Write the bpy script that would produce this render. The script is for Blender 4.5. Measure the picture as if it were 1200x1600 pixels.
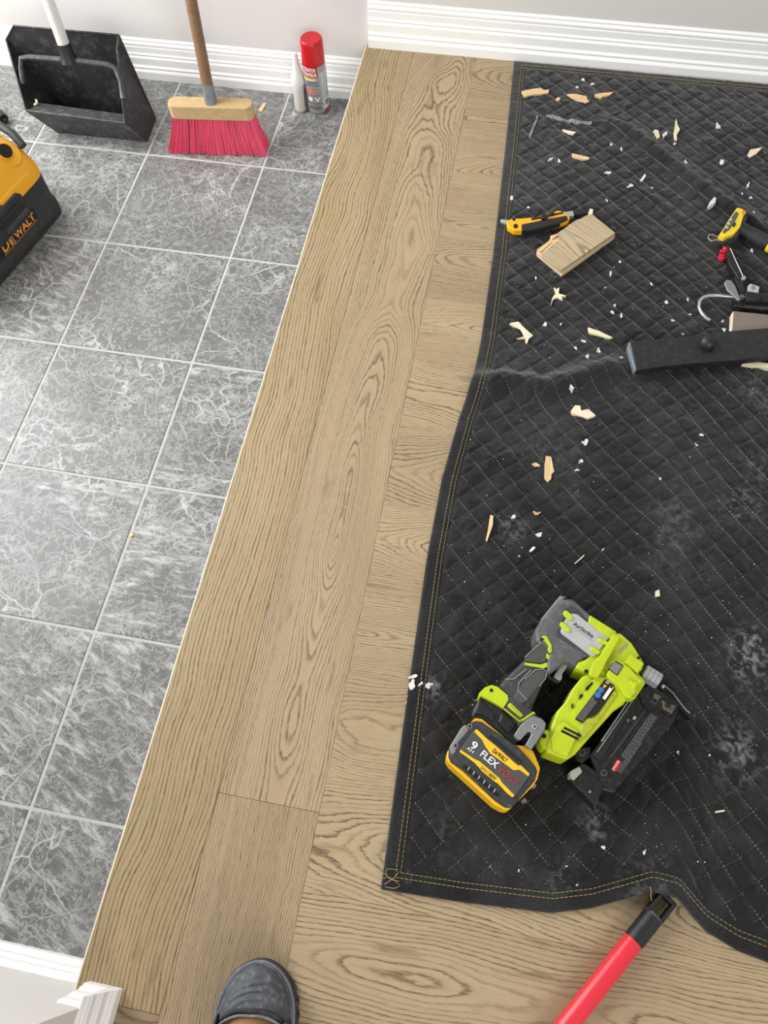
import bpy, bmesh, math, random
import numpy as np
from mathutils import Vector, Matrix
random.seed(7); rng = np.random.default_rng(11)
for o in list(bpy.data.objects): bpy.data.objects.remove(o)
scene = bpy.context.scene
COL = scene.collection

# ------------------------------------------------------------------ camera
CAM_C = Vector((0.44645, -1.95309, 1.27806))
CAM_R = Matrix(((0.98286412, -0.15278154, 0.10313065), (0.18248573, 0.8854592, -0.42738854), (-0.0260209, 0.43888473, 0.89816652)))
FPX = 1190.386
cam = bpy.data.cameras.new('camera'); cam_o = bpy.data.objects.new('camera', cam); COL.objects.link(cam_o)
cam.sensor_fit = 'AUTO'; cam.sensor_width = 36; cam.lens = FPX / 1600 * 36; cam.clip_start = .02
m4 = CAM_R.to_4x4(); m4.translation = CAM_C; cam_o.matrix_world = m4
scene.camera = cam_o
# ------------------------------------------------------------------ light
world = bpy.data.worlds.new('world'); scene.world = world; world.use_nodes = True
bg = world.node_tree.nodes['Background']; bg.inputs[0].default_value = (0.97, 0.985, 1.0, 1); bg.inputs[1].default_value = 0.48
def area(name, loc, target, sx, sy, power, col):
    l = bpy.data.lights.new(name, 'AREA'); l.shape = 'RECTANGLE'; l.size = sx; l.size_y = sy; l.energy = power; l.color = col
    o = bpy.data.objects.new(name, l); COL.objects.link(o); o.location = loc
    o.rotation_euler = (Vector(target) - Vector(loc)).to_track_quat('-Z', 'Y').to_euler(); return o
area('entrance_window_daylight', (-1.78, -.62, 1.75), (1.0, -.62, 1.75), 1.05, 3.0, 122, (.97, .985, 1.0))
area('room_window_daylight', (1.5, -4.3, 1.7), (.55, -1.6, 0), 1.8, 1.5, 66, (1.0, .98, .95))
scene.view_settings.view_transform = 'Standard'; scene.view_settings.look = 'None'
scene.view_settings.exposure = -0.08; scene.view_settings.gamma = 1; scene.view_settings.use_curve_mapping = False

# ------------------------------------------------------------------ helpers
ZT = -0.15527            # tile floor level (hardwood landing is z = 0)
NEAR = -2.157
def P(px, py, z=0.0):    # ground position of a measured point at height z
    d = CAM_R @ Vector(((px-600)/FPX, -(py-800)/FPX, -1)); t = (z-CAM_C.z)/d.z
    return CAM_C + d*t
def PL(pts, z, f=None):
    return [tuple(P(*(f(*p) if f else p), z).xy) for p in pts]
def crop(x0, y0, s): return lambda x, y: (x0+x/s, y0+y/s)
def lin(c):
    return tuple(((v/255)/12.92 if v/255 <= .04045 else ((v/255+.055)/1.055)**2.4) for v in c)
ORG = {}
def empty(name, loc):
    o = bpy.data.objects.new(name, None); COL.objects.link(o); o.location = loc; ORG[o] = Vector(loc); o.empty_display_size = .05; return o
def tag(o, label=None, cat=None, group=None, kind=None):
    if label: o['label'] = label
    if cat: o['category'] = cat
    if group: o['group'] = group
    if kind: o['kind'] = kind
    return o
def ob(name, verts, faces, mat, parent=None, smooth=False, loc=None, bevel=0, seg=2, solid=0):
    """one mesh object; verts are given in world space"""
    if parent is not None: org = ORG[parent]; place = Vector((0, 0, 0))
    else:
        if loc is None:
            a = np.array(verts); loc = ((a[:, 0].min()+a[:, 0].max())/2, (a[:, 1].min()+a[:, 1].max())/2, a[:, 2].min())
        org = Vector(loc); place = org
    me = bpy.data.meshes.new(name)
    a = np.array(verts, dtype=float) - np.array(org)
    me.from_pydata(a.tolist(), [], [list(f) for f in faces]); me.update()
    o = bpy.data.objects.new(name, me); COL.objects.link(o); o.location = place
    if parent is not None: o.parent = parent
    ORG[o] = org
    if mat: me.materials.append(mat)
    if smooth: me.polygons.foreach_set('use_smooth', [True]*len(me.polygons))
    if solid:
        md = o.modifiers.new('s', 'SOLIDIFY'); md.thickness = solid; md.offset = -1
    if bevel:
        md = o.modifiers.new('b', 'BEVEL'); md.width = bevel; md.segments = seg; md.limit_method = 'ANGLE'; md.angle_limit = .6
        md.harden_normals = False
        me.polygons.foreach_set('use_smooth', [True]*len(me.polygons))
        w = o.modifiers.new('w', 'WEIGHTED_NORMAL'); w.keep_sharp = False
    return o
def area2(p): return sum(p[i][0]*p[(i+1) % len(p)][1]-p[(i+1) % len(p)][0]*p[i][1] for i in range(len(p)))/2
def extr_g(poly, z0, z1):
    p = list(poly)
    if area2(p) < 0: p.reverse()
    n = len(p)
    v = [(x, y, z0) for x, y in p]+[(x, y, z1) for x, y in p]
    f = [list(range(n-1, -1, -1)), list(range(n, 2*n))]+[[i, (i+1) % n, n+(i+1) % n, n+i] for i in range(n)]
    return v, f
def extr(name, poly, z0, z1, mat, parent=None, bevel=0, seg=2):
    v, f = extr_g(poly, z0, z1); return ob(name, v, f, mat, parent, bevel=bevel, seg=seg)
def box_g(a, b):
    return extr_g([(a[0], a[1]), (b[0], a[1]), (b[0], b[1]), (a[0], b[1])], a[2], b[2])
def box(name, a, b, mat, parent=None, bevel=0, seg=2):
    v, f = box_g(a, b); return ob(name, v, f, mat, parent, bevel=bevel, seg=seg)
def merge(parts):
    V, F = [], []
    for v, f in parts:
        k = len(V); V += list(v); F += [[i+k for i in q] for q in f]
    return V, F
def tube_g(pts, r, n=10, caps=True):
    pts = [Vector(p) for p in pts]; rs = r if isinstance(r, (list, tuple)) else [r]*len(pts)
    V, F = [], []; prev = None
    for i, p in enumerate(pts):
        t = (pts[min(i+1, len(pts)-1)]-pts[max(i-1, 0)]).normalized()
        if prev is None:
            a = t.orthogonal().normalized()
        else:
            a = (prev - t*prev.dot(t)).normalized()
        prev = a; b = t.cross(a)
        for k in range(n):
            w = 2*math.pi*k/n; V.append(tuple(p+(a*math.cos(w)+b*math.sin(w))*rs[i]))
    for i in range(len(pts)-1):
        for k in range(n):
            F.append([i*n+k, i*n+(k+1) % n, (i+1)*n+(k+1) % n, (i+1)*n+k])
    if caps: F += [list(range(n-1, -1, -1)), list(range(len(V)-n, len(V)))]
    return V, F
def tube(name, pts, r, mat, parent=None, n=12, smooth=True):
    v, f = tube_g(pts, r, n); o = ob(name, v, f, mat, parent, smooth=smooth)
    if smooth: autosharp(o)
    return o
def autosharp(o, ang=.7):
    me = o.data; bm = bmesh.new(); bm.from_mesh(me)
    for e in bm.edges:
        if len(e.link_faces) == 2 and e.calc_face_angle(0) > ang: e.smooth = False
    bm.to_mesh(me); bm.free()
def lathe(name, prof, c, mat, parent=None, n=40, sx=1, sy=1, rot=0, lean=(0, 0)):
    V, F = [], []; m = len(prof)
    for r, z in prof:
        for k in range(n):
            w = 2*math.pi*k/n; x, y = r*math.cos(w)*sx, r*math.sin(w)*sy
            V.append((c[0]+x*math.cos(rot)-y*math.sin(rot)+lean[0]*z, c[1]+x*math.sin(rot)+y*math.cos(rot)+lean[1]*z, c[2]+z))
    for i in range(m-1):
        for k in range(n): F.append([i*n+k, i*n+(k+1) % n, (i+1)*n+(k+1) % n, (i+1)*n+k])
    F += [list(range(n-1, -1, -1)), list(range((m-1)*n, m*n))]
    o = ob(name, V, F, mat, parent, smooth=True); autosharp(o); return o
def disc_poly(x, y, r, n=14): return [(x+r*math.cos(2*math.pi*k/n), y+r*math.sin(2*math.pi*k/n)) for k in range(n)]
_txt = {}
def text_raw(s, bold=0.0):
    cu = bpy.data.curves.new('t', 'FONT'); cu.body = s; cu.size = 1; cu.offset = bold; cu.resolution_u = 3
    o = bpy.data.objects.new('t', cu); COL.objects.link(o)
    dg = bpy.context.evaluated_depsgraph_get(); me = bpy.data.meshes.new_from_object(o.evaluated_get(dg))
    v = np.array([tuple(q.co) for q in me.vertices]); f = [list(p.vertices) for p in me.polygons]
    bpy.data.objects.remove(o); bpy.data.curves.remove(cu); bpy.data.meshes.remove(me)
    v[:, :2] -= v[:, :2].min(0); v[:, :2] /= v[:, :2].max(0)
    return v, f
def text(name, s, a, b, h, z, mat, parent, bold=.0):
    """flat lettering lying in a horizontal face: baseline from a to b (xy), letter height h"""
    v, f = text_raw(s, bold); a = np.array(a); b = np.array(b); ux = b-a; L = np.linalg.norm(ux); n = np.array([-ux[1], ux[0]])/L
    V = [(*(a+ux*q[0]+n*h*q[1]), z) for q in v]
    return ob(name, V, f, mat, parent)
def text3(name, s, o, ux, uy, mat, parent, bold=0, fn=None):
    v, f = text_raw(s, bold); o = Vector(o); ux = Vector(ux); uy = Vector(uy)
    V = [tuple((o+ux*q[0]+uy*q[1]) if fn is None else fn(q[0], q[1])) for q in v]
    return ob(name, V, f, mat, parent)

# ------------------------------------------------------------------ materials
class N:
    def __init__(s, name):
        s.m = bpy.data.materials.new(name); s.m.use_nodes = True; s.t = s.m.node_tree; s.b = s.t.nodes['Principled BSDF']
        s.co = s.t.nodes.new('ShaderNodeTexCoord').outputs['Object']
    def n(s, typ, **k):
        x = s.t.nodes.new('ShaderNode'+typ)
        for a, b in k.items(): setattr(x, a, b)
        return x
    def set(s, sock, v):
        if isinstance(v, bpy.types.NodeSocket): s.t.links.new(v, sock)
        else: sock.default_value = v
    def math(s, op, a, b=0.0, c=None, clamp=False):
        x = s.n('Math', operation=op, use_clamp=clamp); s.set(x.inputs[0], a); s.set(x.inputs[1], b)
        if c is not None: s.set(x.inputs[2], c)
        return x.outputs[0]
    def vmath(s, op, a, b):
        x = s.n('VectorMath', operation=op); s.set(x.inputs[0], a); s.set(x.inputs[1], b); return x.outputs[0]
    def comb(s, x, y, z):
        c = s.n('CombineXYZ'); s.set(c.inputs[0], x); s.set(c.inputs[1], y); s.set(c.inputs[2], z); return c.outputs[0]
    def sep(s, v):
        x = s.n('SeparateXYZ'); s.set(x.inputs[0], v); return x.outputs
    def noise(s, v, scale=5, detail=2, rough=.5, dist=0.0):
        x = s.n('TexNoise'); s.set(x.inputs['Vector'], v); s.set(x.inputs['Scale'], scale); s.set(x.inputs['Detail'], detail)
        s.set(x.inputs['Roughness'], rough); s.set(x.inputs['Distortion'], dist); return x.outputs[0]
    def ramp(s, v, *st):
        x = s.n('ValToRGB'); s.set(x.inputs[0], v); e = x.color_ramp.elements
        while len(e) < len(st): e.new(.5)
        for i, (p, c) in enumerate(st):
            e[i].position = p; e[i].color = (c, c, c, 1) if isinstance(c, (int, float)) else (*c, 1)
        return x.outputs[0]
    def mix(s, f, a, b, mode='MIX'):
        x = s.n('Mix', data_type='RGBA', blend_type=mode); s.set(x.inputs[0], f)
        for i, v in ((6, a), (7, b)):
            s.set(x.inputs[i], v if isinstance(v, bpy.types.NodeSocket) else (*v, 1)); 
        return x.outputs[2]
    def attr(s, name):
        x = s.n('Attribute', attribute_type='OBJECT', attribute_name=name); return x.outputs['Fac']
    def vattr(s, name):
        x = s.n('Attribute', attribute_type='GEOMETRY', attribute_name=name); return x.outputs['Fac']
    def out(s, col, rough=.5, metal=0.0, bump=None, bs=.3, bd=.002, spec=None):
        s.set(s.b.inputs['Base Color'], col if isinstance(col, bpy.types.NodeSocket) else (*col, 1))
        s.set(s.b.inputs['Roughness'], rough); s.set(s.b.inputs['Metallic'], metal)
        if spec is not None: s.set(s.b.inputs['Specular IOR Level'], spec)
        if bump is not None:
            x = s.n('Bump'); x.inputs['Strength'].default_value = bs; x.inputs['Distance'].default_value = bd; s.set(x.inputs['Height'], bump)
            s.t.links.new(x.outputs[0], s.b.inputs['Normal'])
        return s.m
def paint(name, rgb, rough=.5, metal=0.0, var=.12, scale=30, dust=0.0, dustc=(150, 148, 145), bs=0.0, bscale=200, spec=None):
    """procedural paint / plastic: blotchy tone, optional dust and fine relief"""
    s = N(name); c = lin(rgb); a = tuple(v*(1-var) for v in c); b = tuple(min(1, v*(1+var)) for v in c)
    col = s.mix(s.noise(s.co, scale, 4), a, b)
    if dust:
        k = s.ramp(s.noise(s.co, scale*1.7, 7, .7), (.5, 0.0), (.75, dust)); col = s.mix(k, col, lin(dustc))
    return s.out(col, rough, metal, s.noise(s.co, bscale, 3) if bs else None, bs, .001, spec)

def mk_wood(name, light, light2, dark, strength=1.0):
    s = N(name); x, y, z = s.sep(s.co)
    seed, cx, slope, depth, freq, amp, tone = [s.attr(k) for k in ('seed', 'cx', 'slope', 'depth', 'freq', 'amp', 'tone')]
    S = s.math('MULTIPLY', seed, 7.31)
    nl = s.noise(s.comb(s.math('MULTIPLY', x, 3.0), s.math('MULTIPLY', y, 2.2), S), 1, 2)
    n2 = s.noise(s.comb(s.math('MULTIPLY', y, 2.0), S, 3.3), 1, 2)
    d = s.math('ADD', s.math('ADD', depth, s.math('MULTIPLY', slope, y)), s.math('MULTIPLY', s.math('SUBTRACT', nl, .5), amp))
    xx = s.math('SUBTRACT', s.math('SUBTRACT', x, cx), s.math('MULTIPLY', s.math('SUBTRACT', n2, .5), .06))
    r = s.math('SQRT', s.math('ADD', s.math('MULTIPLY', xx, xx), s.math('MULTIPLY', d, d)))
    n3 = s.noise(s.comb(s.math('MULTIPLY', x, 26), s.math('MULTIPLY', y, 6), S), 1, 2)
    r = s.math('ADD', r, s.math('MULTIPLY', s.math('SUBTRACT', n3, .5), .011))
    n3b = s.noise(s.comb(s.math('MULTIPLY', x, 260), s.math('MULTIPLY', y, 60), S), 1, 3)
    r = s.math('ADD', r, s.math('MULTIPLY', s.math('SUBTRACT', n3b, .5), .0026))
    ph = s.math('MULTIPLY', r, freq)
    idx = s.math('FLOOR', ph); t = s.math('FRACT', ph)
    wn = s.n('TexWhiteNoise', noise_dimensions='2D'); s.set(wn.inputs['Vector'], s.comb(idx, S, 0))
    ring = s.ramp(t, (0.0, .3), (.05, 1.0), (.20, .9), (.36, .18), (.6, .03), (.94, 0.0), (1.0, .3))
    ring = s.math('MULTIPLY', ring, s.math('ADD', .38, s.math('MULTIPLY', wn.outputs[0], .62)))
    pore = s.noise(s.comb(s.math('MULTIPLY', x, 1100), s.math('MULTIPLY', y, 55), S), 1, 2)
    pore = s.ramp(pore, (.37, .38), (.54, 1.0))
    fine = s.ramp(s.noise(s.comb(s.math('MULTIPLY', x, 800), s.math('MULTIPLY', y, 22), s.math('ADD', S, 5.0)), 1, 2), (.56, 0.0), (.72, .28))
    patch = s.ramp(s.noise(s.comb(s.math('MULTIPLY', x, 45), s.math('MULTIPLY', y, 7), s.math('ADD', S, 9.0)), 1, 3), (.62, 0.0), (.72, .55))
    patch = s.math('MULTIPLY', patch, pore)
    dk = s.math('MAXIMUM', s.math('MULTIPLY', ring, pore), s.math('MAXIMUM', fine, patch))
    dk = s.math('MULTIPLY', dk, strength, clamp=True)
    base = s.mix(s.ramp(s.noise(s.comb(s.math('MULTIPLY', x, 14), s.math('MULTIPLY', y, 2.5), S), 1, 4), (.3, 0.0), (.7, 1.0)), lin(light), lin(light2))
    col = s.mix(dk, base, lin(dark))
    col = s.mix(1.0, col, s.comb(tone, tone, tone), 'MULTIPLY')
    return s.out(col, .52, 0, s.math('SUBTRACT', 1.0, pore), .12, .0008, .35)

W_FLOOR = mk_wood('brushed_oak', (175, 155, 123), (164, 143, 111), (100, 86, 64), 1.12)
W_NOSE = mk_wood('oak_nosing', (172, 151, 116), (160, 138, 102), (88, 76, 53), 1.15)
W_CUT = mk_wood('cut_oak', (190, 172, 142), (180, 160, 128), (122, 106, 82), 1.0)

def mk_tile():
    s = N('grey_marble_tile'); seed, streak, ang = s.attr('seed'), s.attr('streak'), s.attr('ang')
    off = s.comb(s.math('MULTIPLY', seed, 3.7), s.math('MULTIPLY', seed, 1.9), seed)
    x, y, z = s.sep(s.co); ca, sa = s.math('COSINE', ang), s.math('SINE', ang)
    u = s.math('ADD', s.math('MULTIPLY', x, ca), s.math('MULTIPLY', y, sa)); w = s.math('SUBTRACT', s.math('MULTIPLY', y, ca), s.math('MULTIPLY', x, sa))
    p = s.vmath('ADD', s.co, off); q = s.vmath('ADD', s.comb(s.math('MULTIPLY', u, .30), w, 0.0), off)
    cloud = s.noise(p, 7, 6, .62); grain = s.noise(p, 90, 4, .75)
    base = s.mix(cloud, lin((76, 75, 72)), lin((120, 119, 116)))
    base = s.mix(s.ramp(grain, (.4, 0.0), (.75, .45)), base, lin((130, 130, 129)))
    dst = s.n('TexNoise'); s.set(dst.inputs['Vector'], p); dst.inputs['Scale'].default_value = 9; dst.inputs['Detail'].default_value = 5
    dv = s.n('VectorMath', operation='SCALE'); s.set(dv.inputs[0], s.vmath('SUBTRACT', dst.outputs['Color'], (.5, .5, .5))); dv.inputs['Scale'].default_value = .075
    pd = s.vmath('ADD', p, dv.outputs[0])
    def vein(scale, wd, det=3):
        n = s.noise(pd, scale, det, .55); return s.ramp(s.math('ABSOLUTE', s.math('SUBTRACT', n, .5)), (0.0, 1.0), (wd, 0.0))
    def crack(scale, wd):
        v = s.n('TexVoronoi', feature='DISTANCE_TO_EDGE'); s.set(v.inputs['Vector'], pd); v.inputs['Scale'].default_value = scale
        return s.ramp(v.outputs['Distance'], (0.0, 1.0), (wd, 0.0))
    mask = s.ramp(s.noise(p, 5, 3), (.4, .1), (.62, 1.0)); mask2 = s.ramp(s.noise(s.vmath('ADD', p, (5, 5, 5)), 6, 3), (.42, 0.0), (.6, 1.0))
    v1 = s.math('MULTIPLY', s.math('MAXIMUM', s.math('MULTIPLY', vein(4.5, .007), .9), s.math('MAXIMUM', s.math('MULTIPLY', crack(6, .013), .9), s.math('MULTIPLY', crack(13, .018), .75))), mask)
    v2 = s.math('MULTIPLY', s.math('MAXIMUM', vein(16, .022, 5), s.math('MULTIPLY', crack(30, .04), .6)), s.math('MULTIPLY', mask2, .7))
    v3 = s.math('MULTIPLY', vein(48, .035, 4), .42)
    vv = s.math('MAXIMUM', v1, s.math('MAXIMUM', v2, v3))
    st = s.noise(q, 55, 7, .76, .4)
    smask = s.math('MULTIPLY', s.ramp(s.noise(s.vmath('ADD', q, (2, 8, 1)), 5.5, 4), (.40, 0.0), (.52, 1.0)), streak)
    sw = s.math('MULTIPLY', s.ramp(st, (.5, 0.0), (.62, .75)), smask); sd = s.math('MULTIPLY', s.ramp(st, (.36, .5), (.45, 0.0)), smask)
    col = s.mix(sd, base, lin((74, 76, 78)))
    col = s.mix(s.math('MULTIPLY', s.math('MAXIMUM', vv, sw), .8), col, lin((212, 214, 213)))
    return s.out(col, s.math('ADD', .3, s.math('MULTIPLY', grain, .12)), 0, s.math('ADD', grain, st), .08, .001, .45)
M_TILE = mk_tile()
M_GROUT = paint('grout', (186, 186, 182), .9, scale=60, bs=.4)
M_WALL = paint('wall_paint', (214, 211, 207), .75, var=.02, scale=6, bs=.12, bscale=120)
M_TRIM = paint('trim_paint', (243, 243, 241), .38, var=.02, scale=12, bs=.03)
M_RISER = paint('riser_paint', (225, 223, 218), .5, var=.03)
M_EDGELIGHT = paint('edge_highlight', (226, 212, 184), .6, var=.08, scale=60)  # cream colour for the painted-in highlight along the nosing edge

# ------------------------------------------------------------------ setting: tiled foyer
grout = tag(box('floor_tiled', (-2.2, -2.19, ZT-.04), (.03, .02, ZT-.0014), M_GROUT), kind='structure', label='grey marble look floor tiles with pale grout')
TX = [(-.23118+.33*k) for k in range(-6, 2)]; TY = [.02483-.33*k for k in range(0, 8)]
k = 0
for i in range(len(TX)-1):
    for j in range(len(TY)-1):
        g = .0030
        x0, x1, y1, y0 = TX[i]+g, min(TX[i+1]-g, .024), TY[j]-g, max(TY[j+1]+g, -2.18)
        y1 = min(y1, .016)
        cx, cy = (TX[i]+TX[i+1])/2, (TY[j]+TY[j+1])/2
        v, f = box_g((x0, y0, ZT-.009), (x1, y1, ZT))
        t = ob('tile', v, f, M_TILE, grout)
        # own origin at the tile's centre, so that each tile carries its own pattern
        sh = Vector((cx, cy, ZT))-ORG[grout]; t.data.transform(Matrix.Translation(-sh)); t.location = sh
        md = t.modifiers.new('b', 'BEVEL'); md.width = .0015; md.segments = 2
        k += 1
        t['seed'] = float(k*1.37 % 29); t['streak'] = float([.25, 1.0, .15, .7, .0, .9, .35][(i*3+j*5) % 7]); t['ang'] = float([2.9, .12, 2.6, .3, 0.1][(i*2+j) % 5])
        if i >= 5 and j in (3, 4): t['streak'] = 1.0; t['ang'] = .05
        if i >= 5 and j in (5, 6): t['streak'] = 1.0; t['ang'] = 2.72
        if i == 5 and j in (1, 3): t['streak'] = .15
        if i == 4 and j == 2: t['streak'] = .9; t['ang'] = 2.85
# ------------------------------------------------------------------ setting: hardwood landing
sub = tag(box('floor_hardwood', (.02, -3.2, -.06), (1.9, .016, -.0195), M_RISER), kind='structure', label='brushed grey-brown oak plank floor on raised landing')
def plank(x0, x1, y0, y1, mat=W_FLOOR, along='y', **kw):
    g = .0002 if along == 'y' else .00005; cx, cy = (x0+x1)/2, (y0+y1)/2
    v, f = box_g((x0+g, y0+g, -.0195), (x1-g, y1-g, 0))
    o = ob('plank', v, f, mat, sub); sh = Vector((cx, cy, 0))-ORG[sub]; o.data.transform(Matrix.Translation(-sh)); o.location = sh
    if along == 'x':
        o.data.transform(Matrix.Rotation(-math.pi/2, 4, 'Z')); o.rotation_euler[2] = math.pi/2
    md = o.modifiers.new('b', 'BEVEL'); md.width = .0007 if along == 'y' else .0003; md.segments = 2
    dd = dict(seed=random.uniform(0, 30), cx=0.0, slope=.05, depth=.03, freq=170.0, amp=.12, tone=1.0); dd.update(kw)
    for a, b in dd.items(): o[a] = float(b)
    return o
nose = plank(.0016, .1305, -2.182, .012, W_NOSE, seed=4.2, cx=-.30, slope=.03, depth=.12, freq=150, amp=.24)
nose.name = 'nosing_plank'
nose.modifiers[0].width = .0012
box('edge_highlight_strip', (-.0016, -2.182, -.0185), (.0016, .012, -.0001), M_EDGELIGHT, sub, .0008)  # cream strip painting in the bright line where the nosing bevel catches light
plank(.1305, .2955, -1.8786, .012, seed=12.6, cx=.012, slope=.075, depth=.035, freq=240, amp=.13)
plank(.1305, .2955, -3.15, -1.8786, seed=8.9, cx=-.16, slope=.02, depth=.06, freq=280, amp=.07, tone=.95)
plank(.02, .1305, -2.36, -2.182, along='x', seed=3.1, cx=.1, depth=.05, tone=.72)
ys = [.012]+[-.157-.1664*k for k in range(0, 19)]
for k in range(len(ys)-1):
    xs = [.2955, .2955+[1.9, 1.1, 1.6, .8, 1.9, 1.3][k % 6], 1.9]
    if xs[1] > 1.8: xs = [.2955, 1.9]
    for a, b in zip(xs, xs[1:]):
        kw = dict(seed=random.uniform(0, 30), cx=random.uniform(-.05, .05), slope=random.choice([-1, 1])*random.uniform(.05, .14), depth=random.uniform(-.02, .06),
                  freq=random.uniform(210, 300), amp=random.uniform(.06, .13), tone=random.uniform(.95, 1.06))
        if k == 12: kw = dict(seed=5.7, cx=.0, slope=.03, depth=.02, freq=170, amp=.12, tone=1.0)
        plank(a, b, ys[k+1], ys[k], along='x', **kw)
tag(box('trim_1', (.022, -2.175, ZT), (.04, .016, -.02), M_RISER), kind='structure', label='white stair riser under the oak nosing')

# walls
tag(box('wall_back', (-2.25, .017, ZT-.04), (1.95, .12, 2.75), M_WALL), kind='structure', label='off-white painted wall behind the tools')
tag(box('wall_near', (-2.25, -2.30, ZT-.04), (.052, -2.174, 2.75), M_WALL), kind='structure', label='bright white wall at the near side of the foyer')
# entrance wall with the tall window opening that lights the foyer
wv = merge([box_g((-1.95, -2.3, ZT-.04), (-1.86, .12, .2)), box_g((-1.95, -2.3, 3.3), (-1.86, .12, 3.5)), box_g((-1.95, -2.3, .2), (-1.86, -1.2, 3.3)), box_g((-1.95, -.04, .2), (-1.86, .12, 3.3))])
tag(ob('wall_left', *wv, M_WALL), kind='structure', label='foyer wall around the tall entrance window')
fr = merge([box_g((-1.87, -1.2, .2), (-1.81, -1.15, 3.3)), box_g((-1.87, -.09, .2), (-1.81, -.04, 3.3)), box_g((-1.87, -1.2, .2), (-1.81, -.04, .25)), box_g((-1.87, -1.2, 3.25), (-1.81, -.04, 3.3))])
tag(ob('window_1', *fr, M_TRIM), kind='structure', label='white frame of the tall entrance window')

PROF = [(.0165, 0), (.0165, .0215), (.0150, .0250), (.0118, .0290), (.0135, .0320), (.0135, .0345), (.0105, .0390), (.0100, .0405), (.0100, .0590), (.0070, .0650), (.0084, .0675), (.0084, .0690), (.0066, .0730),
        (.0062, .0745), (.0062, .0890), (.0044, .0915), (.0060, .0950), (.0060, .0985), (.0030, .1040), (.0034, .1080), (.0012, .1130), (0, .1130)]
def baseboard(name, a, b, nrm, z, label, zs=1.0):
    """profile swept from a to b; nrm points into the room"""
    n = len(PROF)+1; V = []
    for p in (a, b):
        V += [(p[0]+nrm[0]*d, p[1]+nrm[1]*d, z+h*zs) for d, h in PROF+[(0, 0)]]
    F = [[i, (i+1) % n, n+(i+1) % n, n+i] for i in range(n)]+[list(range(n-1, -1, -1)), list(range(n, 2*n))]
    o = ob(name, V, F, M_TRIM); bm = bmesh.new(); bm.from_mesh(o.data); bmesh.ops.recalc_face_normals(bm, faces=bm.faces); bm.to_mesh(o.data); bm.free()
    return tag(o, label, kind='structure')
baseboard('baseboard_back_lower', (-2.2, .017), (.02, .017), (0, -1), ZT, 'white moulded baseboard along the tiled floor')
baseboard('baseboard_back_upper', (.0075, .017), (1.9, .017), (0, -1), 0.0, 'white moulded baseboard along the oak landing')
baseboard('baseboard_near_lower', (-2.2, -2.174), (.02, -2.174), (0, 1), ZT, 'white baseboard of the near wall on the tiles')
baseboard('baseboard_near_upper', (.018, -2.177), (.0525, -2.177), (0, 1), 0.0, 'short white baseboard piece on the oak nosing')
baseboard('baseboard_near_end', (.052, -2.30), (.052, -2.1605), (1, 0), 0.0, 'white baseboard return around the wall end')
# ------------------------------------------------------------------ quilted moving blanket
def vnoise(x, y, s, seed):
    r = np.random.default_rng(seed).random((256, 256)); u = x/s+100; v = y/s+100
    i = np.floor(u).astype(int); j = np.floor(v).astype(int); a = u-i; b = v-j; a = a*a*(3-2*a); b = b*b*(3-2*b); i %= 255; j %= 255
    return r[i, j]*(1-a)*(1-b)+r[i+1, j]*a*(1-b)+r[i, j+1]*(1-a)*b+r[i+1, j+1]*a*b-.5
LE_Y = np.array([-1.98, -1.967, -1.6446, -1.42, -1.2597, -1.12, -1.0144, -.92, -.6808, -.3, -.006, .02])
LE_X = np.array([.4105, .4103, .3993, .393, .3954, .408, .4230, .4265, .4226, .409, .3956, .3956])
BE_X = np.array([.3, .4103, .5305, .6625, .72, .765, .8005, .8377, .885, .93, .9734, 1.15, 1.4])
BE_Y = np.array([-1.967, -1.967, -1.962, -1.952, -1.935, -1.914, -1.897, -1.899, -1.934, -1.951, -1.958, -1.97, -1.97])
MR = 1.36; MT = -.0065
def xl(y): return np.interp(y, LE_Y, LE_X)
def yb(x): return np.interp(x, BE_X, BE_Y)
def segdist(x, y, pts):
    best = np.full(np.shape(x), 9.0); tt = np.zeros(np.shape(x)); L = len(pts)-1
    for i in range(L):
        a = np.array(pts[i]); b = np.array(pts[i+1]); d = b-a; t = np.clip(((x-a[0])*d[0]+(y-a[1])*d[1])/(d@d), 0, 1)
        q = np.hypot(x-a[0]-t*d[0], y-a[1]-t*d[1]); w = q < best; best = np.where(w, q, best); tt = np.where(w, (i+t)/L, tt)
    return best, tt
FOLDS = [(PL([(735, 592), (800, 594), (850, 603), (900, 590), (950, 572), (1000, 560)], .02), .028, .024, .25),
         (PL([(955, 190), (1000, 215), (1060, 262), (1120, 310), (1180, 350), (1230, 380)], .015), .017, .021, .2),
         (PL([(985, 285), (1040, 320), (1090, 360)], .015), .008, .012, .5),
         (PL([(1060, 640), (1040, 720), (1010, 790)], .012), .006, .014, .6),
         (PL([(820, 700), (760, 720), (720, 760)], .012), .006, .014, .6),
         (PL([(1040, 880), (980, 900), (930, 960)], .012), .006, .016, .6)]
DQ = .0492; P0 = .4462-1.9376; Q0 = .4462+1.9376
def lat(x, y):
    u = x-(xl(y)-.4103); v = y-(yb(x)+1.967)*np.clip(-y/1.97, 0, 1)**2
    return u+v-P0, u-v-Q0
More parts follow.
